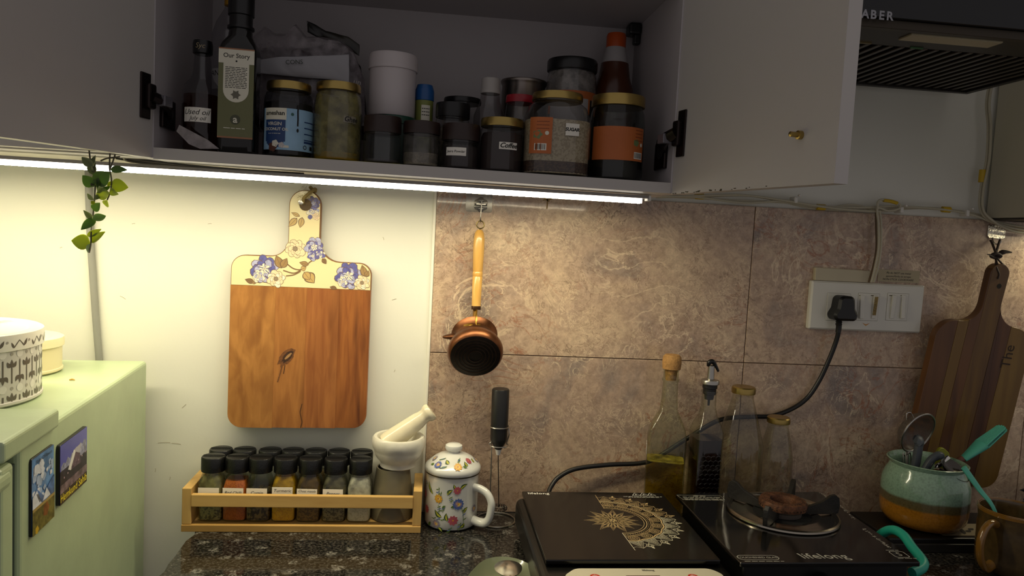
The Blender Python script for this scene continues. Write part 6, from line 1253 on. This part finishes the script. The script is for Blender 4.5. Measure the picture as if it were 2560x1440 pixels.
# big crumpled bag
bag = thing('crumpled_bag', 'crumpled clear and white food bag behind the coconut oil and ghee jars', 'bag', (at(770, 260, -.12).x, -.12, SX(-.22)+.0004))
o0 = Vector(bag.location)
def crumple(name, outline, y0, dep, m, seed, amp=.012):
    """closed bag: outline grid front and back, bulging and creased"""
    random.seed(seed); us = [p_[0] for p_ in outline]; tops = [p_[1] for p_ in outline]; bots = [p_[2] for p_ in outline]; nx, nz = 44, 26; vs = []; fs = []
    ph_ = [(random.uniform(20, 90), random.uniform(20, 90), random.uniform(0, 6)) for _ in range(7)]
    for side in (1, -1):
        for i in range(nx+1):
            uu = us[0]+(us[-1]-us[0])*i/nx; k_ = 0
            while k_ < len(us)-2 and uu > us[k_+1]: k_ += 1
            f_ = (uu-us[k_])/(us[k_+1]-us[k_]); tv = tops[k_]*(1-f_)+tops[k_+1]*f_; bv = bots[k_]*(1-f_)+bots[k_+1]*f_
            for j in range(nz+1):
                g_ = j/nz; v_ = bv+(tv-bv)*g_; p_ = at(uu, v_, y0); bul = (sin(pi*min(1, max(0, i/nx)))**.5)*(sin(pi*(.12+.88*(1-g_)))**.5 if g_ < 1 else 0)
                cr = sum(abs(sin(p_.x*a_+p_.z*b2_+c_)) for a_, b2_, c_ in ph_)/7-.6
                vs.append((p_.x+cr*.004, p_.y-side*(dep*bul)+cr*amp*side*(-1), max(p_.z+cr*.003*(1 if 0 < j < nz else 0), SX(p_.x)+.0008)))
    n1 = (nx+1)*(nz+1)
    for s_ in range(2):
        for i in range(nx):
            for j in range(nz): a_ = s_*n1+i*(nz+1)+j; q_ = (a_, a_+nz+1, a_+nz+2, a_+1); fs.append(q_ if s_ else q_[::-1])
    o = MB().add(vs, fs).build(name, m, bag, ang=25); o.location = -o0; return o
random.seed(3)
BAGC = frosted('clear_bag_film', '8a8286', .45, .2); BAGD = mat('maroon_packet', '2e2022', .25, bump=.6, bscale=50, var=.3, vscale=30)
crumple('printed_packet', [(650, 120, 330), (700, 118, 335), (760, 120, 338), (820, 110, 340), (870, 120, 345), (905, 170, 350), (915, 260, 352)], -.105, .022, BAGD, 5)
crumple('clear_film', [(632, 90, 300), (665, 66, 302), (690, 84, 304), (715, 84, 305), (738, 58, 305), (765, 92, 306), (800, 92, 308), (850, 100, 310), (885, 130, 312), (912, 200, 316)], -.135, .016, BAGC, 11, .008)
crumple('white_panel', [(640, 150, 182), (700, 142, 188), (760, 140, 194), (820, 138, 198), (872, 136, 206)], -.158, .004, mat('white_bag_film', '9a999e', .35), 17, .004)
crumple('black_yellow_tip', [(768, 52, 80), (790, 62, 92), (815, 78, 100), (840, 84, 112), (870, 92, 124), (898, 112, 140)], -.105, .004, mat('black_yellow_film', '1d1a12', .3, var=1.0, vscale=30), 23, .006)
pr = Print(flatmap(-.1665), [], lift=.0); a = at(735, 155, -.168); pr.text('CONS', a.x, a.z, .0095, mat('dark_grey_print', '26301e', .6), rot=.1); b_ = at(893, 205, -.168); pr.text('un', b_.x, b_.z, .012, mat('bag_white_print', '9a9490', .5), rot=-.15); o = pr.done('bag_print', bag); o.location = -o0
# green lidded box with the white tub on it
yG = -.150; cx, R, z0 = place(925, 1042, 285, yG); t = thing('green_container', 'green lidded container under the white tub', 'container', (cx, yG, z0)); hG = at(985, 286, yG-R).z-z0
MB().lathe([(.0001, .001), (R*.92, 0), (R*.95, .004), (R*.95, hG-.012)], 40).build('body', mat('pale_green_plastic', '3c4a44', .5), t); MB().lathe([(R*.95, hG-.013), (R*.99, hG-.012), (R*.99, hG-.002), (R*.95, hG), (.0001, hG)], 40).build('lid', mat('green_lid', '0f4030', .4), t)
cx, R, _ = place(921, 1041, 220, yG); zt0 = z0+hG+.0004; t = thing('white_tub', 'white plastic tub standing on the green container', 'tub', (cx, yG, zt0)); zz = lambda v: at(985, v, yG-R).z-zt0
TUB = mat('white_tub_plastic', 'c4bcbc', .4); MB().lathe([(.0001, .0005), (R*.93, 0), (R*.97, .004), (R*.97, zz(164))], 44).build('body', TUB, t)
MB().lathe([(R*.98, zz(167)), (R*1.02, zz(166)), (R*1.03, zz(161)), (R*1.02, zz(158)), (R*1.03, zz(154)), (R*1.02, zz(134)), (R*.97, zz(126)), (.0001, zz(125))], 44).build('lid', TUB, t)
cx, R, z0 = place(1037, 1085, 250, -.135); t = thing('spice_bottle', 'small bottle with blue cap and yellow green label behind the tub', 'bottle', (cx, -.135, z0)); zz = lambda v: at(1061, v, -.135-R).z-z0
MB().lathe([(.0001, .001), (R*.9, 0), (R*.95, .004), (R*.95, zz(248)), (R*.85, zz(245))], 28).build('body', mat('yellow_green_label', '7d8440', .5), t); MB().lathe([(R*.92, zz(250)), (R, zz(248)), (R, zz(224)), (R*.8, zz(209)), (.0001, zz(206))], 28).build('cap', mat('blue_cap', '14508c', .35), t)
pr = Print(cylmap(R*.95), [], lift=.0005); pr.rect(-.004, zz(300), .010, zz(262), CRM, 4); pr.up(2)
for k in range(3): pr.rect(-.003, zz(270+8*k), .009, zz(272+8*k), INK, 3)
pr.done('label', t)
jar('jar with deep black lid behind the powder jars, nearer one', 1087, 1173, 253, 289, -.152, KLID, 1.0, content=speckle('pale_grain', '6d6258', '55493f', 300, .4), level=.85, shoulder=.1)
jar('wide jar with flat black lid at the back of the shelf', 1108, 1200, 239, 252, -.080, KLID, 1.02, content=mat('grey_contents', '4e474a', .6), level=.7, shoulder=.15)
cx, R, z0 = place(1184, 1264, 270, -.150); t = thing('small_bottle', 'small clear bottle with white screw cap', 'bottle', (cx, -.150, z0)); zz = lambda v: at(1226, v, -.15).z-z0
MB().lathe([(.0001, .001), (R*.95, 0), (R, .004), (R, zz(292)), (R*.8, zz(272)), (R*.62, zz(252)), (R*.58, zz(232))], 32, cap=False).build('plastic', glass('pet_small', (238, 236, 236), 1.5, .08, .95), t)
cR = (at(1251, 215, -.15).x-at(1202, 215, -.15).x)/2; MB().lathe([(cR*.9, zz(236)), (cR*1.0, zz(235)), (cR*1.02, zz(228)), (cR*.97, zz(226)), (cR*.97, zz(200)), (cR*.9, zz(197)), (.0001, zz(196))], 28).build('cap', mat('white_cap', 'aaa5a0', .4), t)
cx, R, z0 = place(1250, 1366, 240, -.070); t = thing('steel_container', 'round steel container with rolled rim at the back', 'container', (cx, -.070, z0)); zz = lambda v: at(1308, v, -.07-R).z-z0
MB().lathe([(.0001, .001), (R*.9, 0), (R*.93, .004), (R*.93, zz(206)), (R*.98, zz(200)), (R, zz(195)), (R*.98, zz(192)), (.0001, zz(194))], 44).build('body', mat('dull_steel', '8a827c', .3, metal=1), t)
jar('jar with red lid behind the sugar jar', 1262, 1335, 234, 252, -.155, REDL, 1.0, content=mat('white_grain', '5e5a5a', .6), level=.8, shoulder=.2)
t, R, zl, zt = jar('tall jar of white flour with black lid and orange band', 1366, 1490, 138, 166, -.095, KLID, 1.0, content=mat('flour_lumps', 'a09a92', .8, var=.2, vscale=60), level=.75, dust=frosted('flour_smear', 'a59f98', .5), shoulder=.12)
pr = Print(cylmap(R), [], lift=.0008); pr.rect(-.05, zl*.60, .05, zl*.80, ORL, 24); pr.up(2); pr.rect(-.044, zl*.35, .024, zl*.735, mat('pale_label', 'a6a2a0', .6), 16); pr.rect(.028, zl*.35, .040, zl*.73, INK, 4); pr.dashes(-.032, zl*.70, .018, .003, INK); pr.done('label', t)
cx, R, z0 = place(1484, 1580, 240, -.075); t = thing('honey_bottle', 'honey bottle with orange cap and white collar in the back corner', 'bottle', (cx, -.075, z0)); zz = lambda v: at(1535, v, -.075).z-z0
MB().lathe([(.0001, .001), (R*.95, 0), (R, .005), (R, zz(225)), (R*.8, zz(195)), (R*.72, zz(168)), (R*.7, zz(160)), (.0001, zz(160))], 36).build('body', mat('amber_honey', '4a2410', .2), t)
MB().lathe([(R*.72, zz(170)), (R*.66, zz(160)), (R*.60, zz(146)), (R*.52, zz(126)), (R*.48, zz(118)), (.0001, zz(118))], 32).build('collar', mat('honey_collar', 'a5a1a1', .5), t)
cR = (at(1560, 100, -.075).x-at(1512, 100, -.075).x)/2; MB().lathe([(cR*.92, zz(122)), (cR, zz(120)), (cR, zz(92)), (cR*.9, zz(85)), (.0001, zz(83))], 32).build('cap', mat('orange_cap', 'b3480a', .4), t)
